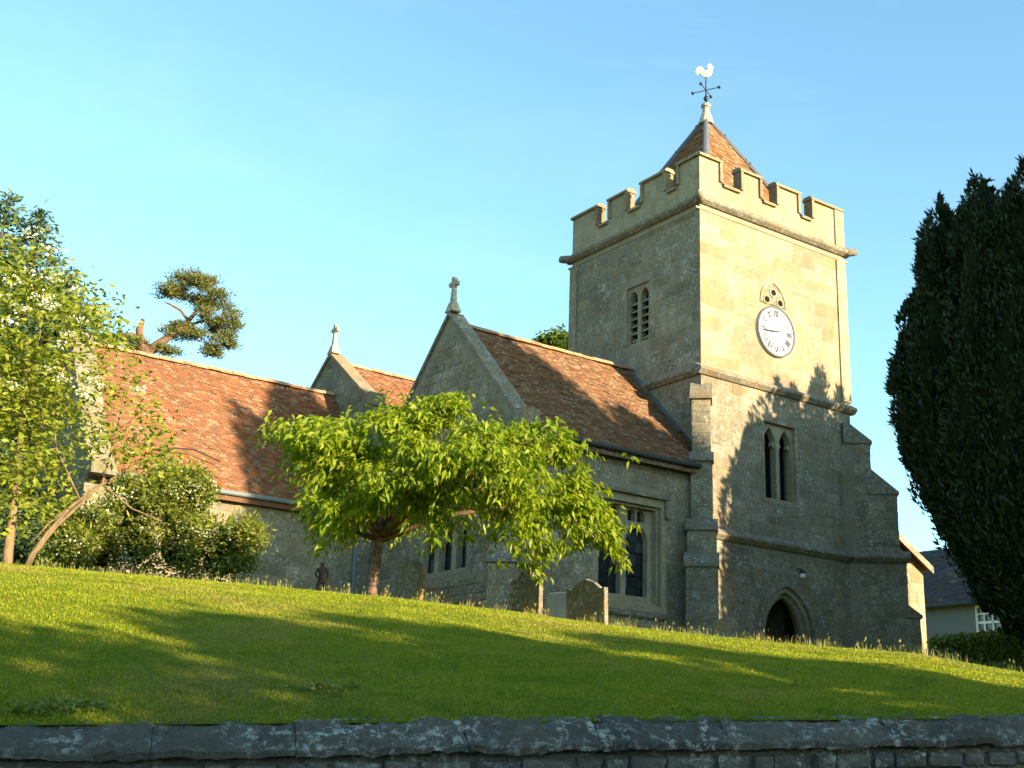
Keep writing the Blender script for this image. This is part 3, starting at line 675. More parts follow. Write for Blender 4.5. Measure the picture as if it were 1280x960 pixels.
# aisle window (south)
FAi = FA
l1 = arch(19.36, 20.08, 3.95, 5.35, 5.78); l2 = arch(20.26, 20.98, 3.95, 5.35, 5.78)
sm = [[(a, 5.86), (a+.26, 5.86), (a+.26, 6.10), (a+.13, 6.2), (a, 6.10)] for a in (19.42, 19.74, 20.30, 20.62)]
aw = MB().slab(FA, rect(19.155, 21.235, 3.705, 6.275), [l1, l2]+sm, -.24, -.42).build('aisle_window', DRESS, church)
q = MB(); q.slab(FA, rect(18.98, 21.41, 3.55, 6.45), [rect(19.16, 21.23, 3.71, 6.27)], .015, -.10); q.build('window_surround', DRESS, aw)
q = MB(); q.slab(FA, rect(19.06, 21.33, 3.63, 6.36), [rect(19.24, 21.15, 3.79, 6.2)], -.10, -.25); q.build('window_order', DRESS, aw)
MB().sweep(FA, [(-.05, 6.48), (.13, 6.48), (.13, 6.53), (-.05, 6.64)], 18.93, 21.46).build('label_mould', WEATH, aw)
for u in (18.93, 21.34): MB().slab(FA, rect(u, u+.12, 6.0, 6.475), [], .10, -.02).build('label_stop', WEATH, aw)
MB().sweep(FA, [(-.4, 3.62), (.08, 3.40), (.10, 3.46), (-.4, 3.78)], 19.0, 21.4).build('window_sill', WEATH, aw)
def leaded(fr, u0, u1, z0, z1, d, parent, nu, nz):
    for i in range(nu):
        for j in range(nz):
            a, b = u0+(u1-u0)*i/nu+.006, u0+(u1-u0)*(i+1)/nu-.006; c, e = z0+(z1-z0)*j/nz+.006, z0+(z1-z0)*(j+1)/nz-.006
            t = [random.uniform(-.006, .006) for _ in range(4)]
            q = MB(); q.add([fr.P(a, c, d+t[0]), fr.P(b, c, d+t[1]), fr.P(b, e, d+t[2]), fr.P(a, e, d+t[3]), fr.P(a, c, d-.02), fr.P(b, c, d-.02), fr.P(b, e, d-.02), fr.P(a, e, d-.02)], [(0, 1, 2, 3), (7, 6, 5, 4), (0, 4, 5, 1), (1, 5, 6, 2), (2, 6, 7, 3), (3, 7, 4, 0)]); q.build('window_pane', GLASS, parent)
    MB().slab(fr, rect(u0-.02, u1+.02, z0-.02, z1+.02), [], d-.025, d-.05).build('lead_backing', DARK, parent)
leaded(FA, 19.3, 20.12, 3.9, 6.24, -.46, aw, 3, 8); leaded(FA, 20.22, 21.05, 3.9, 6.24, -.46, aw, 3, 8)
for z in (4.5, 5.1): MB().tube([FA.P(19.3, z, -.43), FA.P(21.05, z, -.43)], .012, 6).build('saddle_bar', IRON, aw)
# aisle gable window (east, behind the cherry)
ga = [arch(25.62+k*.82, 26.22+k*.82, 4.42, 6.0, 6.6) for k in range(3)]
gw = MB().slab(FG, rect(25.455, 28.045, 4.255, 7.195), ga, -.2, -.4).build('gable_window', DRESS, church)
for k in range(3): leaded(FG, 25.6+k*.82, 26.24+k*.82, 4.4, 6.65, -.44, gw, 2, 5)
MB().sweep(FG, [(-.4, 4.18), (.1, 4.0), (.1, 4.06), (-.4, 4.32)], 25.3, 28.2).build('window_sill', WEATH, gw)
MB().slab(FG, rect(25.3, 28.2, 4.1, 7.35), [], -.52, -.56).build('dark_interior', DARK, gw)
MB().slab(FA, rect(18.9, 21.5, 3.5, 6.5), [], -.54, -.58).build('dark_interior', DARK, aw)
# diagonal buttress and low wall under the gable window
buttress(XG+.1, YW+.05, R(225), [(GB, 4.15, 1.15, .60), (4.15, 5.9, .55, .56)], 'R', 6)
m = MB(); pf = FE(15.72); m.slab(pf, [(23.2, GB), (26.5, GB), (26.5, 3.93), (23.2, 4.08)], [], 0, -.72); pw = m.build('plinth_wall', MORTAR, church)
lay(pf, course(23.2, 26.5, 2.2, 3.92, (.14, .22), (.2, .42)), 'R', pw, (.012, .03))

# -- nave (behind) and chancel
YN, ZN, SN = 33.95, 11.72, .74
nave_roof = deck('nave_roof', XG+.35, X0+3, YN, ZN, SN, YB+.04, 2*YN-YB, TILE_C)
sl2 = math.sqrt(1+SN*SN)
tiles_on('roof_tiles', (XG+.36, YB+.04, ZN-SN*(YN-YB-.04)+.004), (1, 0, 0), (0, 1/sl2, SN/sl2), (0, -SN/sl2, 1/sl2), 6.0, (YN-YB-.04)*sl2, TILE_C, nave_roof)
ridge(XG+.38, X0, YN, ZN+.03, nave_roof)
FNg = FE(XG+.04)
npoly = [(YB+.02, GB), (2*YN-YB, GB), (2*YN-YB, ZN-SN*(YN-YB)+.1), (YN, ZN+.2), (YB+.02, ZN-SN*(YN-YB)+.1)]
nave_wall = MB().slab(FNg, npoly, [], 0, -.45).build('nave_wall', MORTAR, church)
lay(FNg, course(YB+.1, 2*YN-YB, 9.2, 12, (.2, .3), (.3, .6), [], npoly), 'R', nave_wall)
gable_cope(XG-.03, XG+.46, YN, ZN, SN, YN-2.55, YN+2.6, .28, nave_wall, WEATHL, .7)
cross(XG+.12, YN, ZN+.38, .76, church)
YCR, ZCR, SCR, YCW, XC = 33.5, 10.5, 1.2, 30.2, 8.35
chancel_roof = deck('chancel_roof', XC+.3, XG+.02, YCR, ZCR, SCR, YCW-.22, 2*YCR-YCW+.2, TILE_C)
sl3 = math.sqrt(1+SCR*SCR); zce = ZCR-SCR*(YCR-YCW+.22)
tiles_on('roof_tiles', (XC+.55, YCW-.22, zce+.004), (1, 0, 0), (0, 1/sl3, SCR/sl3), (0, -SCR/sl3, 1/sl3), XG-XC-.55, (YCR-YCW+.22)*sl3, TILE_C, chancel_roof, sag=1)
ridge(XC+.6, XG-.02, YCR, ZCR+.03, chancel_roof)
FC = FS(YCW); FCg = FE(XC)
cpoly = [(YCW, GB), (2*YCR-YCW, GB), (2*YCR-YCW, ZCR-SCR*(YCR-YCW)+.15), (YCR, ZCR+.25), (YCW, ZCR-SCR*(YCR-YCW)+.15)]
m = MB(); m.slab(FC, rect(XC+.5, XG+.1, GB, zce+.12), [], 0, -.5); m.slab(FCg, cpoly, [], 0, -.5); cw = m.build('chancel_wall', MORTAR, church)
lay(FC, course(XC+.02, XG-.02, 2.6, zce+.1, (.26, .38), (.35, .8)), 'R', cw, weight=.8)
lay(FCg, course(YCW, 2*YCR-YCW, 2.6, 10.6, (.26, .36), (.4, .8), [], cpoly), 'R', cw, weight=.4)
gable_cope(XC-.06, XC+.55, YCR, ZCR, SCR, YCW-.2, 2*YCR-YCW, .26, cw, RUB, .7)
MB().tube([(XC+.6, YCW-.27, zce-.05), (XG-.02, YCW-.27, zce-.05)], .065, 8).build('gutter', PIPE, church)
MB().tube([(XG-.62, YCW-.12, zce-.1), (XG-.62, YCW-.12, GB)], .055, 8).build('drainpipe', PIPE, church)
MB().tube([(XG-.12, YCW-.35, zce+1.0), (XG-.12, YCW-.35, GB)], .055, 8).build('drainpipe', GUTTER, church)
# electric wire on the chancel roof, a thin bowed line
wp = [(10.0, 30.35, 6.9), (10.5, 30.55, 7.25), (11.1, 30.6, 7.32), (11.8, 30.5, 7.1)]
MB().tube([(x, y-.12, z+.0) for x, y, z in wp], .02, 6).build('roof_cable', IRON, church)

# emit stones: the 300 that show largest become parts, the rest joined per wall
STONES.sort(key=lambda s_: -s_[0])
rest = {}
for i, (A, fr, r, kind, parent, out) in enumerate(STONES):
    if i < 300:
        me = random.choice(SQ_A if kind == 'A' else RQ_R)
        o = bpy.data.objects.new('stone', me); col.objects.link(o); o.matrix_basis = stone_M(fr, r[0], r[1], r[2], r[3], out); setpar(o, parent)
    else: rest.setdefault((parent.name, kind), []).append((fr, r, kind, parent, out))
for (pn, kind), L in rest.items():
    V = []; F = []
    for fr, r, kind, parent, out in L:
        me = random.choice(SQ_A if kind == 'A' else RQ_R); M_ = stone_M(fr, r[0], r[1], r[2], r[3], out); b = len(V)
        V += [tuple(M_ @ v.co) for v in me.vertices]; F += [tuple(b+k for k in p.vertices) for p in me.polygons]
    q = MB(); q.v = V; q.f = F; q.build('stonework', ASH if kind == 'A' else RUB, L[0][3], 'stuff', fixn=False)

# ------------------------------------------------------------------ boundary wall
bwall = thing('churchyard_wall', tuple(PL+WD*WLEN/2+Vector((0, 0, -1.6))), 'low dark stone churchyard wall with lichened coping along the road', 'wall')
WF = Fr(PL.x, PL.y, WD.x, WD.y, WN.x, WN.y)
def wall_core():
    q = MB(); us = [-9+i*1.0 for i in range(32)]
    for a, b in zip(us[:-1], us[1:]):
        q.hexa([WF.P(a, -1.7, .04), WF.P(b, -1.7, .04), WF.P(b, -1.7, -.4), WF.P(a, -1.7, -.4), WF.P(a, wall_top(a)-.2, .04), WF.P(b, wall_top(b)-.2, .04), WF.P(b, wall_top(b)-.2, -.4), WF.P(a, wall_top(a)-.2, -.4)])
    return q.build('wall_body', WSTONE, bwall)
wb = wall_core()
def coping_stone(u0, u1):
    nu = max(8, int((u1-u0)/.028)); prof = [(.05, -.25), (.115, -.245), (.125, -.20), (.10, -.175), (.05, -.125), (-.02, -.07), (-.09, -.025), (-.17, .0), (-.27, -.03), (-.38, -.10), (-.42, -.2)]
    V = []; n = len(prof); sd = random.uniform(0, 50); lift = random.uniform(-.008, .008)
    fine = []
    for (d0, z0), (d1, z1) in zip(prof[:-1], prof[1:]):
        k = max(1, int(math.hypot(d1-d0, z1-z0)/.03))
        fine += [(d0+(d1-d0)*t/k, z0+(z1-z0)*t/k) for t in range(k)]
    fine.append(prof[-1]); n = len(fine)
    for i in range(nu+1):
        f = i/nu; u = u0+(u1-u0)*f; edge = min(f, 1-f)*(u1-u0); pinch = max(0, .018-edge)*.3
        for d, z in fine:
            p = Vector((u*2.2+sd, d*5, z*5)); a = noise.fractal(p*1.3, 1.0, 2.0, 4)*.034+noise.noise(Vector((u*11+d*22, d*6, sd)))*.016+noise.noise(Vector((u*26, d*26, z*26)))*.009+noise.noise(Vector((u*60, d*60, z*60)))*.004
            a = max(-.032, min(.026, a))
            V.append(WF.P(u, wall_top(u)+z+lift+a*.8-pinch*(1 if z > -.2 else 0), d+a*.5-pinch*.3))
    F = [(i*n+j, (i+1)*n+j, (i+1)*n+j+1, i*n+j+1) for i in range(nu) for j in range(n-1)]
    q = MB(); q.v = [tuple(p) for p in V]; q.f = F+[tuple(range(n)), tuple(range((nu+1)*n-1, nu*n-1, -1))]
    return q.build('coping_stone', COPE, bwall, smooth=False)
u = -4.0
while u < 14:
    L = random.uniform(.6, 1.5); coping_stone(u+.002, u+L-.002); u += L
def wall_stones():
    for k, r in enumerate(course(-2.5, 11.5, -.62, -.02, (.11, .17), (.16, .42), (), None, .02)):
        um = (r[0]+r[1])/2; dz = wall_top(um)-.25
        if um < -1 or um > 10.5: continue
        o = bpy.data.objects.new('stone', random.choice(RQ_W)); col.objects.link(o)
        o.matrix_basis = stone_M(WF, r[0], r[1], r[2]+dz, r[3]+dz, .05+random.uniform(.015, .045)); setpar(o, wb)
wall_stones()

# ------------------------------------------------------------------ leaves
def nrm(a): return a/np.maximum(1e-6, np.linalg.norm(a, axis=1, keepdims=True))
def leaves(name, P, A, Ln, Wd, mat, parent=None, kind=None, fold=.18, droop=0.0):
    P = np.asarray(P, float); n = len(P); A = nrm(np.asarray(A, float)); Ln = np.broadcast_to(Ln, (n,))[:, None]; Wd = np.broadcast_to(Wd, (n,))[:, None]
    Rr = rng.normal(size=(n, 3)); B = nrm(np.cross(A, Rr)); Nn = np.cross(B, A)
    tip = P+A*Ln; tip[:, 2] -= (droop*Ln)[:, 0]
    mid = P+A*Ln*.45
    V = np.stack([P, mid+B*Wd/2+Nn*Wd*fold, tip, mid-B*Wd/2+Nn*Wd*fold], 1).reshape(-1, 3)
    i = np.arange(n)*4; F = np.concatenate([np.stack([i, i+1, i+2], 1), np.stack([i, i+2, i+3], 1)])
    return quick(name, V, F, mat, parent, kind)
def cluster_leaves(C, k, spread, down=.3, outc=None):
    """C cluster centres (m,3) -> leaf base points and axes"""
    C = np.asarray(C, float); m = len(C); P = np.repeat(C, k, 0)+rng.normal(size=(m*k, 3))*np.array([spread, spread, spread*.6])
    A = rng.normal(size=(m*k, 3)); A[:, 2] = A[:, 2]*.5-down
    if outc is not None: A += nrm(P-np.asarray(outc))*.6
    return P, A
def px(x, y, D): return hd(x, y, D)
def ell(n, c, r, power=.45):
    """points in an ellipsoid, more of them near its skin; axes: right, forward, up"""
    d = nrm(rng.normal(size=(n, 3))); t = rng.random((n, 1))**power; q = d*t*np.array(r)
    return np.array(c)+q[:, :1]*np.array(RTH)+q[:, 1:2]*np.array(FWH)+q[:, 2:]*np.array(ZZ)
def blob(name, c, r, mat, parent, seed=0, n=20, amp=.25, bottom=None):
    q = MB(); c = Vector(c); V = []; 
    for i in range(n+1):
        th = math.pi*i/n
        for k in range(2*n):
            ph = 2*math.pi*k/(2*n); d = Vector((math.sin(th)*math.cos(ph), math.sin(th)*math.sin(ph), math.cos(th)))
            f = 1+amp*noise.noise(d*2.5+Vector((seed, 0, 0))); V.append(c+RTH*(d.x*r[0]*f)+FWH*(d.y*r[1]*f)+ZZ*(d.z*r[2]*f))
    q.v = [tuple(p) for p in V]; q.f = [(i*2*n+k, i*2*n+(k+1) % (2*n), (i+1)*2*n+(k+1) % (2*n), (i+1)*2*n+k) for i in range(n) for k in range(2*n)]
    return q.build(name, mat, parent, smooth=True, fixn=False)

# -- cherry tree
def cherry():
    D = 21.2; b = px(465, 747, D); b.z = terrain(b.x, b.y); s = depth(b)/FPX
    t = thing('cherry_tree', tuple(b), 'round spreading bright green cherry tree on the lawn before the chancel', 'tree')
    def L(x, y, f=0.0): return b+RTH*((x-465)*s)+ZZ*((745-y)*s)+FWH*f
    q = MB(); q.tube([L(464, 752), L(464, 735), L(467, 705), L(468, 680), L(470, 655), L(474, 630)], [.125, .098, .085, .078, .07, .05], 12)
    limbs = [[(470, 672, 0), (440, 630, -.3), (400, 590, -.7), (365, 560, -1.0)], [(470, 665, 0), (455, 610, .4), (420, 560, .9), (400, 530, 1.2)], [(472, 655, 0), (490, 590, -.2), (510, 540, -.5), (530, 515, -.6)],
             [(472, 650, 0), (520, 600, .5), (580, 555, 1.1), (620, 530, 1.4)], [(472, 668, 0), (530, 620, -.5), (610, 580, -1.0), (670, 550, -1.2)], [(472, 672, 0), (540, 640, 0), (640, 620, 0), (705, 625, .1), (745, 660, .1)],
             [(470, 665, 0), (510, 640, -1.0), (570, 630, -1.9), (620, 640, -2.3)], [(472, 660, 0), (510, 620, 1.0), (570, 600, 1.9), (640, 590, 2.3)], [(468, 672, 0), (420, 650, .5), (385, 632, .8), (365, 632, .9)], [(472, 655, 0), (560, 600, -.3), (650, 560, -.2), (695, 540, 0)]]
    nodes = []
    for l in limbs:
        P = [L(x, y, f) for x, y, f in l]; n = len(P); q.tube(P, [.048*(1-.75*i/(n-1))+.010 for i in range(n)], 7)
        for i in range(n-1):
            for k in range(5): nodes.append(P[i].lerp(P[i+1], k/5))
        nodes.append(P[-1])
    # leafy boughs arching out from the limbs and drooping at their tips
    top = [(325, 590), (345, 545), (380, 512), (430, 503), (480, 496), (540, 490), (600, 498), (660, 510), (700, 548), (725, 585), (760, 640), (797, 690)]
    bot = [(325, 620), (345, 650), (380, 690), (430, 684), (480, 655), (540, 688), (600, 690), (650, 706), (700, 690), (740, 688), (797, 700)]
    NP = np.array([tuple(p) for p in nodes]); C = []; tips = [(768, 688, .1), (755, 672, .1), (690, 545, 0), (712, 583, -.2), (352, 545, .2), (342, 600, 0), (540, 497, -.3), (655, 512, -.2), (385, 507, .4), (372, 690, -.3), (655, 712, -1.2), (735, 655, .2), (640, 640, -2.5), (470, 500, .3), (600, 508, .6)]+[(430, 664, -.9), (452, 650, -1.1), (480, 652, -1.2), (505, 660, -1.2), (530, 668, -1.3), (415, 650, -1.2), (560, 672, -1.2), (440, 630, -1.5), (490, 628, -1.6), (540, 640, -1.6), (600, 660, -1.5), (398, 668, -.6)]
    while len(tips) < 235:
        x = random.uniform(348, 745); yt = np.interp(x, *zip(*top)); yb = np.interp(x, *zip(*bot)); w_ = 1-abs((x-545)/255)**2.2
        f = random.uniform(-1, 1)*2.7*math.sqrt(max(.02, w_)); f *= (1 if x < 690 else .5); x -= max(0, -f)*14*(x > 620); r = f/2.75; v = random.random()*(.25 if random.random() < .4 else 1)
        yt2 = yt+(yb-yt)*.5*r*r; yb2 = yb-(yb-yt)*.10*r*r
        if noise.noise(Vector((x*.018, v*2.2, f*.8))) < -.22: continue
        if (yb2-yt2)*v > 60 and abs(r) < .45 and random.random() < .5: continue     # thinner inside
        tips.append((x, yt2+8+(yb2-yt2-10)*v, f))
    for x, y, f in tips:
        e = L(x+14+max(0, 420-x)*.28, y, f); i = int(np.argmin(((NP-np.array(e))**2).sum(1)+(.5*(NP[:, 2]-e.z)**2)*(NP[:, 2] < e.z-.5))); p = nodes[i]
        p = e+(p-e).normalized()*min((p-e).length, random.uniform(1.0, 1.5)) if (p-e).length > 1.5 else p
        n_ = 6; arc = [p.lerp(e, k/n_)+ZZ*(.22*math.sin(math.pi*min(1, k/n_*1.05))) for k in range(n_+1)]
        q.tube([nodes[i]]+arc[1:], [.015]+[.010-.0013*k for k in range(n_)], 4, False)
        d = (e-p); d.z = 0; d = d.normalized() if d.length > .05 else RTH.copy(); sd = Vector((-d.y, d.x, 0)); ln = max(.5, (e-p).length)
        for k in range(int(11+9*min(ln, 1.6))):
            tt = random.uniform(.15, 1.03); m_ = arc[0].lerp(arc[-1], tt)+ZZ*(.22*math.sin(math.pi*min(1, tt))); wd = .30*math.sin(math.pi*min(1, .2+tt*.75))+.05
            C.append(m_+sd*random.gauss(0, wd)+ZZ*random.gauss(-.03, .05))
    q.build('trunk', B_CHERRY, t, smooth=True)
    C = np.array([tuple(c) for c in C]); cen = np.array(tuple(L(545, 600)))
    P, A = cluster_leaves(C, 6, .075, .9, cen)
    leaves('crown', P, A, rng.uniform(.10, .18, len(P)), rng.uniform(.045, .07, len(P)), L_CHERRY, t, droop=.2)
cherry()

# -- elder tree on the left
def elder():
    D = 21.3; b = px(14, 702, D); b.z = terrain(b.x, b.y)
    t = thing('flowering_tree', tuple(b), 'multi-stemmed pale green tree with white flowers at the left edge', 'tree')
    q = MB(); P0 = b
    def L(x, y, f=0): return px(x, y, D)+FWH*f
    def st(pts, r0, r1): 
        P = [L(*p) for p in pts]; n = len(P); q.tube(P, [.62*(r0+(r1-r0)*i/(n-1)) for i in range(n)], 8)
    st([(8, 712), (10, 690), (16, 640), (22, 590), (26, 540), (30, 480), (34, 420)], .15, .04)
    st([(32, 712), (38, 695), (60, 665), (90, 632), (125, 607), (160, 588), (200, 582)], .07, .02); st([(34, 714), (44, 690), (70, 658), (100, 630), (128, 604), (140, 560), (150, 520), (158, 480)], .06, .018)
    st([(128, 606), (165, 636), (200, 650)], .03, .012); st([(90, 632), (60, 655), (38, 680)], .03, .02); st([(22, 590), (5, 575), (-20, 550)], .04, .02); st([(24, 560), (60, 500), (90, 440), (100, 390)], .05, .015)
    st([(100, 625), (70, 560), (66, 500), (70, 450)], .03, .012); st([(26, 540), (0, 470), (-20, 400)], .04, .015); st([(30, 480), (50, 420), (55, 360)], .03, .01); st([(60, 600), (40, 540), (50, 480)], .025, .01)
    q.build('trunk', B_ELDER, t, smooth=True)
    reg = [((35, 440), 85, 95, 210), ((10, 520), 80, 110, 260), ((105, 390), 38, 38, 48), ((65, 350), 40, 32, 44), ((-30, 400), 70, 120, 150), ((60, 520), 55, 70, 75), ((155, 520), 50, 58, 62), ((182, 560), 36, 33, 30), ((50, 610), 50, 40, 34), ((-20, 620), 60, 60, 80), ((118, 430), 40, 40, 34)]
    C = []
    for (c, rx, ry, n) in reg:
        k = 0
        while k < n:
            a, r = random.uniform(0, 2*math.pi), math.sqrt(random.random()); x, y = c[0]+rx*r*math.cos(a), c[1]+ry*r*math.sin(a); f = random.uniform(-1, 1)*1.6*math.sqrt(max(0, 1-r*r))+random.uniform(-.3, .3)
            if noise.noise(Vector((x*.03, y*.03, f))) < -.12: k += .4; continue
            C.append(tuple(L(x, y, f))); k += 1
    P, A = cluster_leaves(C, 11, .15, .2); leaves('crown', P, A, rng.uniform(.10, .17, len(P)), rng.uniform(.045, .07, len(P)), L_ELDER, t)
    U = [(75, 330), (95, 345), (88, 405), (20, 365), (65, 365), (100, 385), (130, 400), (55, 440), (95, 450), (12, 430), (40, 500), (118, 505), (135, 500), (150, 505), (140, 520), (193, 505), (30, 400), (80, 480), (110, 440), (60, 420), (10, 395), (122, 420), (100, 420), (75, 395), (45, 380)]
    PP = []; AA = []
    for x, y in U:
        c = np.array(tuple(L(x, y, -1.3+random.uniform(-.3, .5)))); k = 26
        PP.append(c+rng.normal(size=(k, 3))*np.array([.085, .085, .03])); AA.append(rng.normal(size=(k, 3))*np.array([1, 1, .3]))
    leaves('blossom', np.concatenate(PP), np.concatenate(AA), .05, .045, BLOSSOM, t, 'stuff')
elder()

# -- flowering bush
def bush():
    D = 27.6; b = px(195, 722, D); b.z = terrain(b.x, b.y)
    t = thing('flowering_bush', tuple(b), 'dense spreading bush with small pale flowers in front of the chancel', 'bush')
    s = depth(b)/FPX
    def c_(x, y, f=0): return px(x, y, D)+FWH*f
    spec = [((105, 695), 40, 40, .8), ((160, 675), 50, 52, .9), ((225, 680), 50, 52, .9), ((272, 695), 38, 42, .8)]
    rb = random.Random(3)
    for k in range(26):
        x = rb.uniform(70, 318); yl = np.interp(x, [60, 100, 150, 200, 260, 300, 330], [672, 630, 606, 596, 600, 622, 665])
        spec.append(((x, yl+rb.uniform(8, 75)), rb.uniform(12, 26), rb.uniform(10, 22), rb.uniform(.25, .6)))
    C = []; 
    for i_, (c, rx, ry, f) in enumerate(spec):
        if i_ < 4: blob('light_block_core', tuple(c_(c[0], c[1], .3)), (rx*s*.55, f*.5, ry*s*.55), CORE, t, c[0], 12)
        C.append(ell(int(7*rx), np.array(tuple(c_(*c)))+np.array(tuple(FWH))*(0 if i_ < 4 else rb.uniform(-.8, .2)), (rx*s*1.08, f*1.08, ry*s*1.08), .35))
    C = np.concatenate(C); keep = np.array([noise.noise(Vector((p[0]*1.6, p[1]*1.6, p[2]*1.6))) > -.22 for p in C]); C = C[keep]
    P, A = cluster_leaves(C, 11, .11, .1); leaves('foliage', P, A, rng.uniform(.07, .125, len(P)), rng.uniform(.035, .05, len(P)), L_BUSH, t)
    q = C[rng.random(len(C)) < .09]; P, A = cluster_leaves(q, 14, .09, -.1); leaves('blossom', P, A, .055, .05, BLOSSOM, t, 'stuff')
    sp = C[rng.random(len(C)) < .22]; P, A = cluster_leaves(sp+np.array([0, 0, .16]), 6, .09, -.8); leaves('shoots', P, A, .17, .045, L_ELDER, t, 'stuff')
bush()

# -- yews
def yew(name, label, base, prof, dens, size, seed=0, squash=1.0, group=None, plumes=150, prad=1.0, core=.70):
    """prof: (height, radius) from the ground; many upright plumes packed round the trunk"""
    t = thing(name, tuple(base), label, 'tree', group); r_ = random.Random(seed); b = Vector(base)
    hs, rs = zip(*prof); top = hs[-1]
    def rad(h): return float(np.interp(h, hs, rs))
    MB().tube([b-ZZ*.3, b+ZZ*top*.35, b+ZZ*top*.7], [.4, .3, .1], 10).build('trunk', B_DARK, t, smooth=True)
    q = MB(); n = 28; zs = np.linspace(max(.4, hs[0]), top*.86, 26); V = []
    for z in zs:
        for k in range(n):
            a = 2*math.pi*k/n; f = core+.08*noise.noise(Vector((math.cos(a)*2.4, math.sin(a)*2.4, z*.25+seed))); V.append((b.x+math.cos(a)*rad(z)*f, b.y+math.sin(a)*rad(z)*f*squash, b.z+z*.985))
    q.v = V; q.f = [(i*n+k, i*n+(k+1) % n, (i+1)*n+(k+1) % n, (i+1)*n+k) for i in range(len(zs)-1) for k in range(n)]+[tuple(range(n)), tuple(range(len(V)-n, len(V)))]
    q.build('light_block_core', CORE, t, smooth=True, fixn=False)  # opaque dark core, added so no light passes through the crown
    PP = []; AA = []; per = dens//plumes
    for k in range(plumes):
        a = r_.uniform(0, 2*math.pi); L = r_.uniform(.16, .34)*top; h1 = r_.uniform(.14, 1.0)**.8*top*1.0; h0 = max(hs[0], h1-L); rp = r_.uniform(.34, .62)*prad
        tt = rng.random(per)**.8; hh = h0+(h1-h0)*tt; R_ = np.interp(np.minimum(hh, h1-.12*top*(tt > .7)*(tt-.7)), hs, rs)
        w_ = rp*np.sqrt(np.clip(1-(tt*2-.75)**2/1.6, .02, 1))*(1-tt**4*.9); an = rng.random(per)*2*np.pi; q_ = np.sqrt(rng.random(per)*.6+.4)
        ce = np.maximum(R_-rp*.75, 0)*(math.sqrt(r_.random()) if h1 > .82*top else 1); zt = hh+(r_.uniform(.0, .35) if h1 > .8*top else 0)*tt
        P = np.stack([b.x+math.cos(a)*ce+np.cos(an)*w_*q_, b.y+(math.sin(a)*ce+np.sin(an)*w_*q_)*squash, b.z+zt], 1); PP.append(P)
        AA.append(np.stack([np.cos(an)*.4+math.cos(a)*.2, np.sin(an)*.4+math.sin(a)*.2, np.full(per, .95)], 1)+rng.normal(size=(per, 3))*.35)
    N = plumes*per; leaves('crown', np.concatenate(PP), np.concatenate(AA), rng.uniform(.7, 1.3, N)*size, rng.uniform(.25, .4, N)*size, L_YEW, t)
    return t
yb = hd(1345, 850, 24); yb.z = terrain(yb.x, yb.y); ys = depth(yb)/FPX
def yh(y): return (1.0*(845-y)*ys*1.0)+(0)
_b = yb.z
def hz(y):          # height above the yew's foot of a point seen at pixel row y
    return hd(1290, y, 24).z-_b
YP = [(hz(838), .35), (hz(800), 15*ys), (hz(780), 42*ys), (hz(740), 88*ys), (hz(690), 122*ys), (hz(600), 153*ys), (hz(520), 164*ys), (hz(430), 174*ys), (hz(380), 164*ys), (hz(290), 145*ys), (hz(260), 125*ys), (hz(235), 90*ys), (hz(215), 30*ys)]
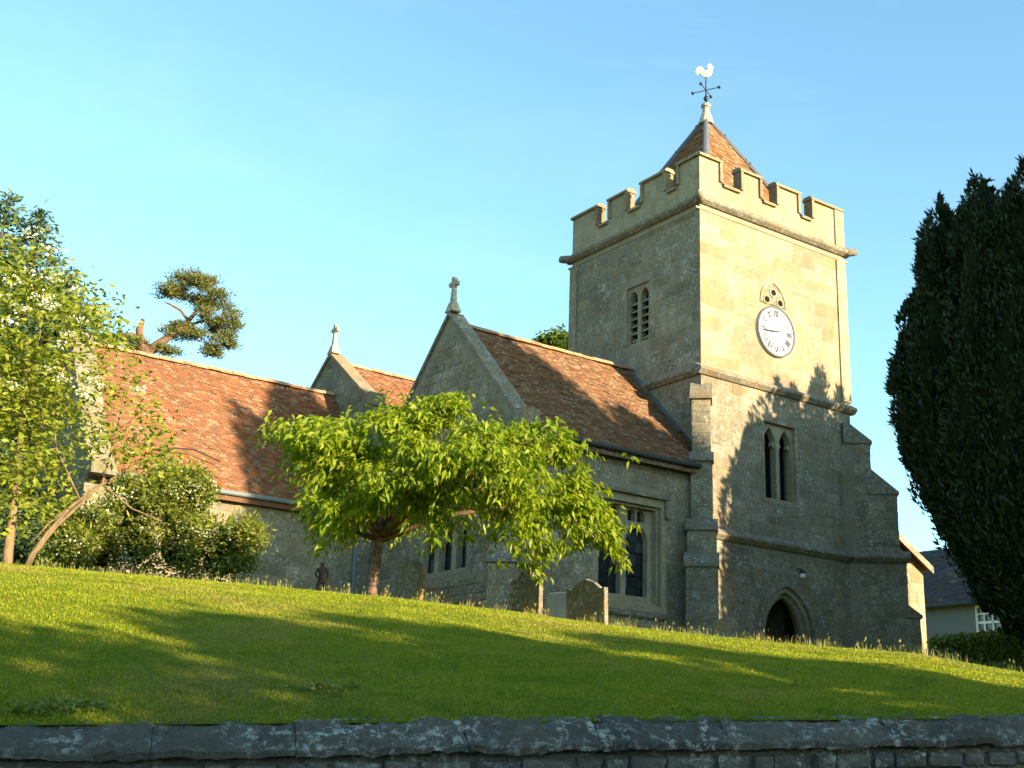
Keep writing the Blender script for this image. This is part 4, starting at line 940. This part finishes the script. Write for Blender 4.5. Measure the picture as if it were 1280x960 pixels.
def big_yew():
    t = thing('yew_tree', tuple(yb), 'huge dark yew tree filling the right edge of the picture', 'tree'); D = 24.0
    MB().tube([yb-ZZ*.3, yb+ZZ*2, yb+ZZ*5], [.42, .34, .22], 12).build('trunk', B_DARK, t, smooth=True)
    r_ = random.Random(11); lobes = [(1150, 372, 650, 34, .2), (1162, 296, 705, 33, -.5), (1184, 244, 735, 36, .5), (1200, 270, 760, 44, -1.3), (1218, 226, 775, 36, 0), (1236, 262, 790, 46, -1.7), (1252, 226, 800, 38, .4), (1272, 258, 812, 50, -1.8), (1290, 232, 820, 44, 0), (1315, 262, 826, 55, -1.4), (1335, 244, 828, 50, .3), (1370, 262, 828, 60, -.8), (1400, 260, 826, 60, .2), (1430, 330, 822, 52, -.3), (1180, 330, 700, 40, 1.2), (1230, 236, 770, 50, 1.6), (1290, 228, 800, 60, 1.9), (1360, 235, 800, 60, 1.6), (1450, 400, 800, 45, .2)]
    PP = []; AA = []; q = MB()
    for li, (cx, yt, ybm, rr, f) in enumerate(lobes):
        top = px(cx, yt, D)+FWH*f; bot = px(cx+(1300-cx)*.42, ybm, D)+FWH*f*.4; ra = rr*ys*1.05; n = 9500 if f < 1 else 3500
        def axis(tt): return np.array(bot)[None]*(1-tt)[:, None]+np.array(top)[None]*tt[:, None]+np.outer(np.sin(np.pi*np.minimum(tt*1.25, 1))*(-.5 if cx < 1300 else .5)*(abs(cx-1300)/150), np.array(RTH))
        prof = lambda tt: ra*np.clip(np.minimum((tt+.02)*4.5, 1.0), 0, 1)**.6*np.clip(1-np.clip((tt-.84)/.16, 0, 1)**2.0, .05, 1)
        # uneven upright sprays on the lobe
        m_ = 95; ga = np.array([r_.uniform(0, 2*math.pi) for _ in range(m_)]); gt = np.array([r_.uniform(.02, .95) for _ in range(m_)]); gi = rng.integers(0, m_, n)
        u_ = rng.random(n); tt = np.clip(gt[gi]+(u_-.3)*(.10+.05*np.sin(gi)), 0, 1.015); an = ga[gi]+rng.normal(size=n)*.26
        bulge = 1.02+.12*np.sin(gi*2.1)-.30*np.abs(u_-.35); w_ = prof(np.minimum(tt, .995))*bulge*(.86+.16*rng.random(n))
        P = axis(tt)+np.outer(np.cos(an)*w_, np.array(RTH))+np.outer(np.sin(an)*w_, np.array(FWH)); P[:, 2] += .05*rng.normal(size=n); PP.append(P)
        AA.append(np.outer(np.cos(an)*.5, np.array(RTH))+np.outer(np.sin(an)*.5, np.array(FWH))+np.array([0, 0, .9])+rng.normal(size=(n, 3))*.35)
        # solid dark core added in each lobe to block light
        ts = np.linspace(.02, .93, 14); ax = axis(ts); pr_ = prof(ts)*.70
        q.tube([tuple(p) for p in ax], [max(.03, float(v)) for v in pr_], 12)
    q.build('light_block_core', CORE, t, smooth=True, fixn=False)
    P = np.concatenate(PP); N = len(P); leaves('crown', P, np.concatenate(AA), rng.uniform(.09, .19, N), rng.uniform(.035, .06, N), L_YEW, t)
big_yew()
def col_prof(h, r): return [(.2, r*.7), (h*.08, r*.95), (h*.35, r), (h*.70, r), (h*.88, r*.88), (h*.96, r*.6), (h, r*.2)]
def shade_yew(name, label, x, y, ztop, r, seed, dens=9000, size=.5):
    z = terrain(x, y) if y > 2 else -1.6
    return yew(name, label, (x, y, z), col_prof(ztop-z, r), dens, size, seed, plumes=190, prad=1.3, core=.86)
k_ = SUN_RATIO; dz_ = math.tan(SUN_EL)*math.sqrt(1+k_*k_)
def cast(Xs, zs, Y): return Xs+k_*(Y0-Y), zs+dz_*(Y0-Y)      # from the plane of the tower's front back towards the sun
x, z = cast(27.75, 10.9, 14.4); shade_yew('yew_tree', 'dark yew tree right of the tower door outside the picture', x, 14.4, z, 4.1, 2, 60000, .26)
x, z = cast(31.4, 10.6, 12.0); shade_yew('yew_tree', 'farther dark yew tree outside the picture on the right', x, 12.0, z, 2.6, 5, 16000, .36)
x, z = cast(17.0, 12.9, 4.0); shade_yew('yew_tree', 'tallest dark yew tree outside the picture near the road', x, 4.0, z, 2.7, 3, 34000, .36)
x, z = cast(19.1, 11.6, 6.0); shade_yew('yew_tree', 'middling dark yew tree outside the picture near the road', x, 6.0, z, 1.45, 6, 20000, .36)
x, z = cast(20.9, 9.3, 4.0); shade_yew('yew_tree', 'smaller dark yew tree outside the picture near the road', x, 4.0, z, 1.75, 4, 20000, .36)

# -- trees across the road, behind the photographer: they shade the lawn
def broad(name, label, x, y, zt, rx, seed, base=-1.6, group=None):
    t = thing(name, (x, y, base), label, 'tree', group); H = zt-base
    q = MB(); q.tube([(x, y, base-.2), (x+.1, y, base+H*.3), (x, y, base+H*.6)], [.32, .25, .12], 9)
    for k in range(6):
        a = k*1.05+seed; q.tube([(x, y, base+H*(.28+.04*k)), (x+math.cos(a)*rx*.5, y+math.sin(a)*rx*.5, base+H*(.5+.05*k)), (x+math.cos(a)*rx*.8, y+math.sin(a)*rx*.8, base+H*(.6+.05*k))], [.12, .08, .03], 6)
    q.build('trunk', B_DARK, t, smooth=True)
    C = ell(520, (x, y, base+H*.58), (rx, rx, H*.42), .33); keep = np.array([noise.noise(Vector((p[0]*.7+seed, p[1]*.7, p[2]*.7))) > -.2 for p in C]); C = C[keep]
    P, A = cluster_leaves(C, 14, .32, .2); leaves('crown', P, A, .36, .22, L_FAR, t)
    return t
ROW = [(-7.2, -.8, 3.2), (-1.9, -1.25, 2.45), (1.6, -1.5, 1.05), (3.8, -1.35, 1.2), (6.5, -1.45, 1.1)]
for i, (Xs, zs, r) in enumerate(ROW):
    x, z = cast(Xs, zs, -12); broad('roadside_tree', ['leafy tree across the road behind the photographer, far left of its row', 'leafy tree across the road behind the photographer, second of its row', 'leafy tree across the road behind the photographer, middle of its row', 'leafy tree across the road behind the photographer, fourth of its row', 'leafy tree across the road behind the photographer, last of its row'][i], x, -12, z, r, i*1.7, group='trees across the road')
hx0, _ = cast(-16, 0, -9); hx1, _ = cast(5.0, 0, -9)
def road_hedge():
    t = thing('roadside_hedge', ((hx0+hx1)/2, -9, -1.6), 'tall hedge across the road behind the photographer', 'hedge')
    n = 26000; P = np.stack([rng.uniform(hx0, hx1, n), rng.uniform(-10, -8, n), rng.uniform(-1.6, 5.0, n)], 1)
    P[:, 2] = np.minimum(P[:, 2], 4.4+.3*np.sin(P[:, 0]*.9)+.25*np.sin(P[:, 0]*2.3)); leaves('foliage', P, rng.normal(size=(n, 3)), .34, .24, L_FAR, t)
road_hedge()

# -- conifer, pine, far tree
def conifer():
    D = 42.0; b = px(20, 700, D); b.z = 2.5
    t = thing('conifer_tree', tuple(b), 'tall blue green conifer rising behind the chancel at the left', 'tree')
    s = depth(px(20, 400, D))/FPX
    q = MB(); C = []
    for (ax, ay, by, sp, spread) in ((11, 243, 640, .62, 1.0), (50, 262, 640, .50, 1.0), (-45, 285, 640, .55, 1.0), (90, 345, 640, .8, .9)):
        top = px(ax, ay, D); q.tube([(top.x, top.y, 2.0), (top.x, top.y, top.z*.6), tuple(top)], [.32, .2, .02], 8)
        y = ay+6
        while y < by:
            R_ = (y-ay)*s*sp+.12; R_ = min(R_, 3.6)
            for k in range(int(5+R_*3)):
                a = random.uniform(0, 2*math.pi); r = R_*random.uniform(.65, 1.12); c = px(ax, y, D); e = c+RTH*(math.cos(a)*r)+FWH*(math.sin(a)*r)-ZZ*(r*.22)+ZZ*random.uniform(-.1, .15)
                if random.random() < .3: q.tube([c+ZZ*.1, e], [.03, .01], 4, False)
                m_ = max(2, int(r*3.5))
                for j in range(m_): p = c.lerp(e, (j+1)/m_); C.append(tuple(p))
            y += random.uniform(9, 13)
    q.build('trunk', B_DARK, t, smooth=True)
    C = np.array(C); P, A = cluster_leaves(C, 7, .15, .25); leaves('crown', P, A, rng.uniform(.18, .34, len(P)), .09, L_CON, t)
conifer()
def pine():
    D = 60.0; g = px(180, 560, D)
    t = thing('pine_tree', (g.x, g.y, 2.5), 'leaning scots pine with one broken limb above the chancel ridge', 'tree')
    q = MB()
    def L(x, y, f=0): return px(x, y, D)+FWH*f
    def st(pts, rr): q.tube([L(*p) for p in pts], [.72*v for v in rr], 9)
    st([(190, 700), (186, 520), (183, 450), (181, 435)], [.75, .66, .6, .52]); st([(182, 442), (176, 425), (174, 412), (179, 399)], [.42, .3, .25, .13])
    st([(184, 442), (198, 430), (212, 421), (226, 411), (238, 398), (250, 385)], [.38, .30, .24, .22, .16, .08]); st([(226, 411), (236, 407), (250, 402), (268, 405)], [.16, .12, .09, .04]); st([(236, 402), (226, 388), (212, 380), (206, 378)], [.12, .09, .07, .03])
    st([(176, 425), (165, 418), (150, 419), (138, 424)], [.2, .15, .1, .05]); st([(250, 390), (262, 378), (275, 368)], [.08, .06, .03]); st([(268, 405), (278, 425), (276, 440)], [.06, .05, .03])
    q.build('trunk', B_PINE, t, smooth=True); s = depth(L(240, 390))/FPX
    reg = [((245, 357), 34, 15, 1.4, 110), ((222, 372), 25, 13, 1.0, 60), ((262, 378), 30, 18, 1.4, 100), ((272, 400), 25, 16, 1.2, 80), ((288, 412), 14, 14, .8, 40), ((238, 418), 24, 11, 1.0, 60), ((272, 440), 15, 8, .6, 36), ((225, 408), 12, 9, .6, 22), ((282, 428), 12, 8, .6, 24), ((150, 425), 28, 8, .8, 40), ((165, 434), 26, 8, .8, 40), ((206, 436), 12, 8, .5, 14), ((128, 430), 14, 9, .5, 20)]
    C = np.concatenate([ell(max(3, n//9), tuple(L(*c)), (rx*s, f, ry*s), .6) for c, rx, ry, f, n in reg]); C = np.concatenate([ell(9, tuple(p), (.55, .55, .16), .6) for p in C])
    P, A = cluster_leaves(C, 30, .15, -.6); leaves('crown', P, A, rng.uniform(.16, .30, len(P)), .05, L_PINE, t)
pine()
def added_shrub():  # shrub added to cover bright sky showing under the tree
    D = 33.0; b = px(-10, 690, D); t = thing('gap_shrub', (b.x, b.y, terrain(b.x, b.y)), 'dark shrub added to close a bright gap behind the flowering tree at the left edge', 'shrub'); s = depth(b)/FPX
    MB().tube([(b.x, b.y, 1.8), (b.x, b.y, 4.0)], [.12, .05], 8).build('stem', B_DARK, t)
    C = np.concatenate([ell(420, tuple(px(x, y, D)), (rx*s, .9, ry*s), .3) for x, y, rx, ry in ((-45, 610, 60, 110), (8, 640, 42, 85), (45, 670, 34, 50))])
    P, A = cluster_leaves(C, 10, .16, .1); leaves('foliage', P, A, rng.uniform(.12, .2, len(P)), .07, L_CON, t)
added_shrub()
def far_tree():
    D = 62.0; c = px(694, 428, D); t = thing('distant_tree', (c.x, c.y, 2.5), 'small green treetop showing between aisle ridge and tower', 'tree')
    MB().tube([(c.x, c.y, 2.0), (c.x, c.y, c.z*.7), tuple(c)], [.4, .25, .04], 8).build('trunk', B_DARK, t, smooth=True)
    s = depth(c)/FPX; C = np.concatenate([ell(60, tuple(px(694, 425, D)), (13*s, .8, 12*s)), ell(30, tuple(px(683, 428, D)), (11*s, .6, 8*s)), ell(40, tuple(px(706, 432, D)), (12*s, .6, 14*s)), ell(120, tuple(px(696, 470, D)), (34*s, 1.4, 34*s))])
    P, A = cluster_leaves(C, 22, .2, .2); leaves('crown', P, A, .24, .13, L_FAR, t)
far_tree()

# ------------------------------------------------------------------ buildings on the right
def outbuilding():
    t = thing('stone_outbuilding', (33.5, 27, 2.3), 'small sunlit stone building with tiled gable just right of the tower', 'building')
    f = FS(27.0); xr = 36.45; xm = 32.6; ze_ = 6.78; sl_ = .55
    wl_ = MB().slab(f, [(28.9+.3, 1.8), (xr, 1.8), (xr, ze_), (xm, ze_+sl_*(xr-xm)), (28.9+.3, ze_+sl_*(xr-xm)-sl_*(xm-29.2))], [], 0, -5).build('wall', MORTAR, t)
    for r in course(33.6, xr, 2.6, 7.6, (.26, .36), (.4, .8), [], [(33.6, 1.8), (xr, 1.8), (xr, ze_), (33.6, ze_+sl_*(xr-33.6))]):
        o = bpy.data.objects.new('stone', random.choice(SQ_A)); col.objects.link(o); o.matrix_basis = stone_M(f, *r, .012); setpar(o, wl_)
    rf = MB()
    for sg in (1, -1):
        a = (xm, ze_+sl_*(xr-xm)+.12); b = (xm+sg*(xr-xm+.18), ze_-sl_*.18+.12)
        rf.add([(a[0], 26.72, a[1]), (b[0], 26.72, b[1]), (b[0], 32, b[1]), (a[0], 32, a[1]), (a[0], 26.72, a[1]-.10), (b[0], 26.72, b[1]-.10), (b[0], 32, b[1]-.10), (a[0], 32, a[1]-.10)], [(0, 1, 2, 3), (7, 6, 5, 4), (0, 4, 5, 1), (1, 5, 6, 2), (2, 6, 7, 3), (3, 7, 4, 0)])
    rr = rf.build('roof', TILE_C, t)
    q = MB(); q.hexa([(xm, 26.66, ze_+sl_*(xr-xm)-.14), (xr+.16, 26.66, ze_-sl_*.16-.14), (xr+.16, 26.70, ze_-sl_*.16-.14), (xm, 26.70, ze_+sl_*(xr-xm)-.14), (xm, 26.66, ze_+sl_*(xr-xm)+.1), (xr+.16, 26.66, ze_-sl_*.16+.1), (xr+.16, 26.70, ze_-sl_*.16+.1), (xm, 26.70, ze_+sl_*(xr-xm)+.1)]); q.build('bargeboard', RUB, rr)
    q = MB(); q.hexa([(33.6, 26.95, ze_+.12), (xr-.55, 26.95, ze_+.12), (xr-.55, 27.0, ze_+.12), (33.6, 27.0, ze_+.12), (33.6, 26.93, ze_+sl_*(xr-33.6)-.2), (xr-.5, 26.93, ze_+.14), (xr-.5, 27, ze_+.14), (33.6, 27, ze_+sl_*(xr-33.6)-.2)]); q.build('tile_hanging', TILE_C, t)
outbuilding()
def cottage():
    X = 46.0; k = X/40
    P = lambda x, y: (lambda d: d*X/d[0])(ray(x, y))
    e0, e1 = P(1157, 753), P(1265, 746); y0, y1 = e1[1]-3, e0[1]+3; z = (e0[2]+e1[2])/2
    t = thing('slate_roofed_cottage', (X+3, (y0+y1)/2, 3.0), 'grey rendered cottage with slate roof behind the hedge on the right', 'house')
    f = FE(X); w0, w1 = P(1217, 757), P(1252, 797); hole = rect(w1[1], w0[1], w1[2]-.05, w0[2])
    MB().slab(f, rect(y0, y1, 2.0, z), [hole], 0, -.3).build('wall', RENDERW, t)
    MB().box(X+.3, X+6, y0, y1, 2.0, z).build('rear_wall', RENDERW, t)
    rf = MB(); zr = z+2.9; rf.add([(X-.3, y0-.2, z-.15), (X-.3, y1+.2, z-.15), (X+3.1, y1+.2, zr), (X+3.1, y0-.2, zr), (X+6.4, y0-.2, z-.15), (X+6.4, y1+.2, z-.15)], [(0, 1, 2, 3), (3, 2, 5, 4), (0, 3, 4), (1, 5, 2)]); roof = rf.build('roof', SLATE, t)
    S_ = Vector((3.4, 0, 3.05)).normalized(); N_ = Vector((-S_.z, 0, S_.x)); tiles_on('slates', (X-.3, y0-.2, z-.145), (0, 1, 0), S_, N_, y1-y0+.4, 4.5, SLATE, roof, None, .22, .30)
    MB().tube([(X-.36, y0-.2, z-.2), (X-.36, y1+.2, z-.2)], .08, 8).build('gutter', GUTTER, t)
    wn = MB(); a, b, c, d = hole[0][0], hole[1][0], hole[0][1], hole[2][1]
    wn.slab(f, hole, [rect(a+.09, b-.09, c+.09, d-.09)], -.05, -.2); wo = wn.build('window', PAINT, t)
    for i in range(1, 3): u = a+(b-a)*i/3; MB().slab(f, rect(u-.03, u+.03, c+.05, d-.05), [], -.08, -.14).build('glazing_bar', PAINT, wo)
    for j in range(1, 4): zz = c+(d-c)*j/4; h_ = .03 if j != 2 else .05; MB().slab(f, rect(a+.05, b-.05, zz-h_, zz+h_), [], -.085, -.145).build('glazing_bar', PAINT, wo)
    leaded(f, a+.06, b-.06, c+.06, d-.06, -.16, wo, 3, 4)
cottage()
def hedge():
    D = 29.0; b = px(1235, 835, D); t = thing('hedge', (b.x, b.y, terrain(b.x, b.y)), 'clipped dark green hedge below the cottage window at the right', 'hedge')
    a = px(1165, 830, D); c = px(1330, 848, D); m_ = (a+c)/2; d = (c-a); d.z = 0; L = d.length; d.normalize(); nn = Vector((d.y, -d.x, 0)); zt0 = px(1180, 806, D).z; zt1 = px(1250, 797, D).z
    def top(f): return zt0+(zt1-zt0)*min(1, f*2.2)
    q = MB()
    for i in range(12):
        f0, f1 = i/12, (i+1)/12; p0, p1 = a+d*(L*f0), a+d*(L*f1); zb = 1.2
        q.hexa([tuple(p0+nn*.45)[:2]+(zb,), tuple(p1+nn*.45)[:2]+(zb,), tuple(p1-nn*.45)[:2]+(zb,), tuple(p0-nn*.45)[:2]+(zb,), tuple(p0+nn*.4)[:2]+(top(f0)-.08,), tuple(p1+nn*.4)[:2]+(top(f1)-.08,), tuple(p1-nn*.4)[:2]+(top(f1)-.08,), tuple(p0-nn*.4)[:2]+(top(f0)-.08,)])
    q.build('light_block_core', CORE, t)
    n = 15000; f = rng.random(n); side = rng.random(n); dd = np.where(side < .55, .5+rng.normal(size=n)*.05, rng.uniform(-.5, .5, n)); tp = np.array([top(v) for v in f])
    z = np.where(side < .55, 1.4+(tp-1.4)*rng.random(n), tp+rng.normal(size=n)*.05)
    P = np.array(tuple(a))[None]*np.array([1, 1, 0])+np.outer(f*L, np.array(tuple(d)))+np.outer(dd, np.array(tuple(nn))); P[:, 2] = z
    A = rng.normal(size=(n, 3)); A[:, 2] += .4; leaves('foliage', P, A, rng.uniform(.06, .1, n), .045, L_BUSH, t)
hedge()

# ------------------------------------------------------------------ headstones and figure
def headstone(x, ybase, D, wpx, hpx, ang, kind, label, mat=GRAVE, lean=0.0, th=.10, lab=None):
    b = px(x, ybase, D); g = terrain(b.x, b.y); s = depth(b)/FPX; W_, H_ = wpx*s, hpx*s
    zt = b.z+H_; b.z = g-.1; t = thing('headstone', tuple(b), label, 'headstone', 'headstones by the church')
    w_ = W_/2; h = zt-g+.1
    if kind == 'ogee':
        pr_ = [(-w_, 0), (w_, 0), (w_, h*.80), (w_*.86, h*.86), (w_*.74, h*.82), (w_*.60, h*.80), (w_*.52, h*.88), (w_*.30, h*.97), (0, h), (-w_*.30, h*.97), (-w_*.52, h*.88), (-w_*.60, h*.80), (-w_*.74, h*.82), (-w_*.86, h*.86), (-w_, h*.80)]
    elif kind == 'round':
        pr_ = [(-w_, 0), (w_, 0), (w_, h*.72)]+[(w_*math.cos(a), h*.72+h*.28*math.sin(a)) for a in [math.pi*i/10 for i in range(1, 10)]]+[(-w_, h*.72)]
    elif kind == 'point':
        pr_ = [(-w_, 0), (w_, 0), (w_, h*.82), (w_*.8, h*.80), (w_*.45, h*.92), (0, h), (-w_*.45, h*.92), (-w_*.8, h*.80), (-w_, h*.86)]
    else:
        pr_ = [(-w_, 0), (w_, 0), (w_, h*.96), (w_*.9, h), (-w_*.9, h), (-w_, h*.96)]
    n = Vector((math.cos(ang), math.sin(ang), 0)); fr = FD(0, 0, ang); o = Vector((b.x, b.y, 0)); q = MB()
    fr.o = (b.x, b.y)
    q.slab(fr, [(u, b.z+z) for u, z in pr_], [], th/2, -th/2)
    q.v = [tuple(Vector(v)+n*(lean*(v[2]-b.z))) for v in q.v]
    st = q.build('slab', mat, t); bv = st.modifiers.new('b', 'BEVEL'); bv.width = .012; bv.segments = 2; bv.limit_method = 'ANGLE'
    q = MB(); q.slab(fr, [(u*.8, b.z+h*.1+z*.78) for u, z in pr_], [], th/2+.006, th/2-.02); q.v = [tuple(Vector(v)+n*(lean*(v[2]-b.z))) for v in q.v]; q.build('inscription_panel', mat, t)
A_ = R(198)
headstone(510, 752, 23.5, 52, 52, R(188), 'round', 'lichened headstone with rounded top just right of the cherry trunk', lean=-.05)
headstone(657, 772, 23.5, 54, 60, R(187), 'ogee', 'lichened headstone with scrolled shoulders below the cherry crown')
headstone(734, 782, 23.0, 68, 58, R(186), 'point', 'broad lichened headstone in front of the two-light window', lean=.03)
headstone(700, 779, 24.5, 38, 38, R(195), 'flat', 'pale flat-topped headstone left of the broad lichened one', PALE)
def footstone():
    b = px(908, 797, 23.5); g = terrain(b.x, b.y); b.z = g; t = thing('leaning_footstone', tuple(b), 'low rounded mossy stone at the foot of the tower buttress', 'headstone', 'headstones by the church'); s = depth(b)/FPX
    q = MB(); fr = FD(b.x, b.y, R(215)); w_ = 16*s; h = px(908, 772, 23.5).z-g
    q.slab(fr, [(-w_, g-.1), (w_, g-.1), (w_, g+h*.6), (w_*.6, g+h*.95), (0, g+h), (-w_*.6, g+h*.9), (-w_, g+h*.7)], [], .16, -.16); o = q.build('slab', GRAVE, t); bv = o.modifiers.new('b', 'BEVEL'); bv.width = .05; bv.segments = 3
footstone()
def figure():
    D = 29.5; b = px(402, 738, D); s = depth(b)/FPX; t = None
    me = bpy.data.meshes.new('small_statue'); L = lambda x, y, f=0: px(x, y, D)+FWH*f
    J = {'pel': (402, 724, 0), 'che': (403, 713, 0), 'nec': (403.5, 708.5, 0), 'hea': (403.5, 705.5, 0), 'top': (403.5, 703, 0), 'ls': (397.5, 711.5, 0), 'le': (394.5, 718, -.02), 'lh': (398, 723, -.06), 'rs': (408.5, 711.5, 0), 're': (410, 718, 0), 'rh': (408.5, 723.5, -.05), 'lk': (397.5, 731, -.02), 'lf': (396.5, 741, 0), 'lt': (396, 742, -.1), 'rk': (406, 731, 0), 'rf': (406.5, 742, 0), 'rt': (407, 743, -.1)}
    rad = {'pel': .085, 'che': .095, 'nec': .035, 'hea': .062, 'top': .05, 'ls': .042, 'le': .034, 'lh': .028, 'rs': .042, 're': .034, 'rh': .028, 'lk': .05, 'lf': .035, 'lt': .03, 'rk': .05, 'rf': .035, 'rt': .03}
    K = list(J); E_ = [('pel', 'che'), ('che', 'nec'), ('nec', 'hea'), ('hea', 'top'), ('che', 'ls'), ('ls', 'le'), ('le', 'lh'), ('che', 'rs'), ('rs', 're'), ('re', 'rh'), ('pel', 'lk'), ('lk', 'lf'), ('lf', 'lt'), ('pel', 'rk'), ('rk', 'rf'), ('rf', 'rt')]
    me.from_pydata([tuple(L(*J[k])) for k in K], [(K.index(a), K.index(b_)) for a, b_ in E_], [])
    o = bpy.data.objects.new('small_statue', me); col.objects.link(o); o.modifiers.new('skin', 'SKIN'); sv = me.skin_vertices[0].data
    for i, k in enumerate(K): sv[i].radius = (rad[k], rad[k]*.85); sv[i].use_root = (k == 'pel')
    ss = o.modifiers.new('sub', 'SUBSURF'); ss.levels = 2; ss.render_levels = 2
    me.materials.append(plain('blackened_bronze', (.006, .007, .008), .95, .05))
    tag(o, 'small black standing figure in long grass left of the cherry trunk', 'statue')
figure()

# ------------------------------------------------------------------ grass
def grass():
    n = 330000
    az = rng.uniform(az_of(-60, 900), az_of(1340, 900), n); DW = np.array([Dw_of(a) for a in az]); u = rng.random(n); D = DW+.12+(20.6-DW)*u**1.25
    x, y = D*np.sin(az), D*np.cos(az); z = np.array([terrain(a, b) for a, b in zip(x, y)])
    P = np.stack([x, y, z-.005], 1); A = rng.normal(size=(n, 3))*.8; A[:, 2] = 1
    leaves('lawn_grass', P, A, rng.uniform(.012, .032, n)*(1+.8*(rng.random(n) < .04))*(1+.9*np.array([max(0, noise.noise(Vector((a*1.6, b*1.6, 8)))) for a, b in zip(x, y)])), rng.uniform(.005, .009, n)*1.2, BLADE, None, 'stuff', 0.0)
    o = bpy.data.objects['lawn_grass']; tag(o, 'short mown grass covering the sloping churchyard lawn', 'grass', kind='stuff')
    # longer grass left standing along the crest
    n = 11000; az = rng.uniform(az_of(-40, 800), az_of(1320, 800), n); D = 20.9+rng.random(n)*5
    ok = np.array([noise.noise(Vector((a*45, d*.5, 2))) > 0.0 for a, d in zip(az, D)]); az, D = az[ok], D[ok]; n = len(az)
    x, y = D*np.sin(az), D*np.cos(az); z = np.array([terrain(a, b) for a, b in zip(x, y)])
    A = rng.normal(size=(n, 3))*.22; A[:, 2] = 1; H_ = rng.uniform(.06, .20, n)*(1+.5*(D > 22))
    P = np.stack([x, y, z-.01], 1); leaves('long_grass', P, A, H_, .013, LONGG, None, 'stuff', 0.0)
    tag(bpy.data.objects['long_grass'], 'uncut seeding grass along the brow of the churchyard bank', 'grass', kind='stuff')
    k = rng.random(n) < .10; tip = (P+nrm(A)*H_[:, None])[k]; seeds = leaves('grass_seed_heads', np.repeat(tip, 3, 0)+rng.normal(size=(k.sum()*3, 3))*.012, np.tile([0, 0, 1.0], (k.sum()*3, 1))+rng.normal(size=(k.sum()*3, 3))*.3, .06, .022, LONGG, None, 'stuff')
    tag(seeds, 'pale seed heads above the uncut grass on the bank', 'grass', kind='stuff')
    n = 5200; uu = rng.uniform(-1.5, 11, n); dd = -.36-np.abs(rng.normal(size=n))*.10; tuft = np.array([max(0, noise.noise(Vector((v*1.4, 0, 4)))) for v in uu])
    x = PL.x+WD.x*uu+WN.x*dd; y = PL.y+WD.y*uu+WN.y*dd; z = np.array([wall_top(v) for v in uu])-.10
    A = rng.normal(size=(n, 3))*.45+np.array([WN.x*.25, WN.y*.25, .8]); e_ = leaves('edge_grass', np.stack([x, y, z], 1), A, rng.uniform(.07, .12, n)*(1+tuft*1.1), .010, BLADE, None, 'stuff', 0.0); tag(e_, 'ragged grass along the back of the wall coping', 'grass', kind='stuff')
    # daisies and plantain rosettes
    c = []
    for (xx, yy, m_) in ((65, 888, 70), (405, 862, 25), (1000, 858, 10)):
        d = ray(xx, yy); a = math.atan2(d[0], d[1]); 
        for D in np.arange(Dw_of(a)+.2, 20, .05):
            p = Vector(d)*(D/math.hypot(d[0], d[1])); 
            if terrain(p.x, p.y) >= p.z: break
        for _ in range(m_): q = (p.x+random.gauss(0, .16), p.y+random.gauss(0, .08)); c.append((q[0], q[1], terrain(*q)))
    c = np.array(c); P, A = cluster_leaves(c, 6, .03, -.4); w_ = leaves('broad_leaved_weeds', P, A, .06, .03, L_BUSH, None, 'stuff'); tag(w_, 'dark tufts of broad leaved weeds in the lawn', 'weeds', kind='stuff')
grass()
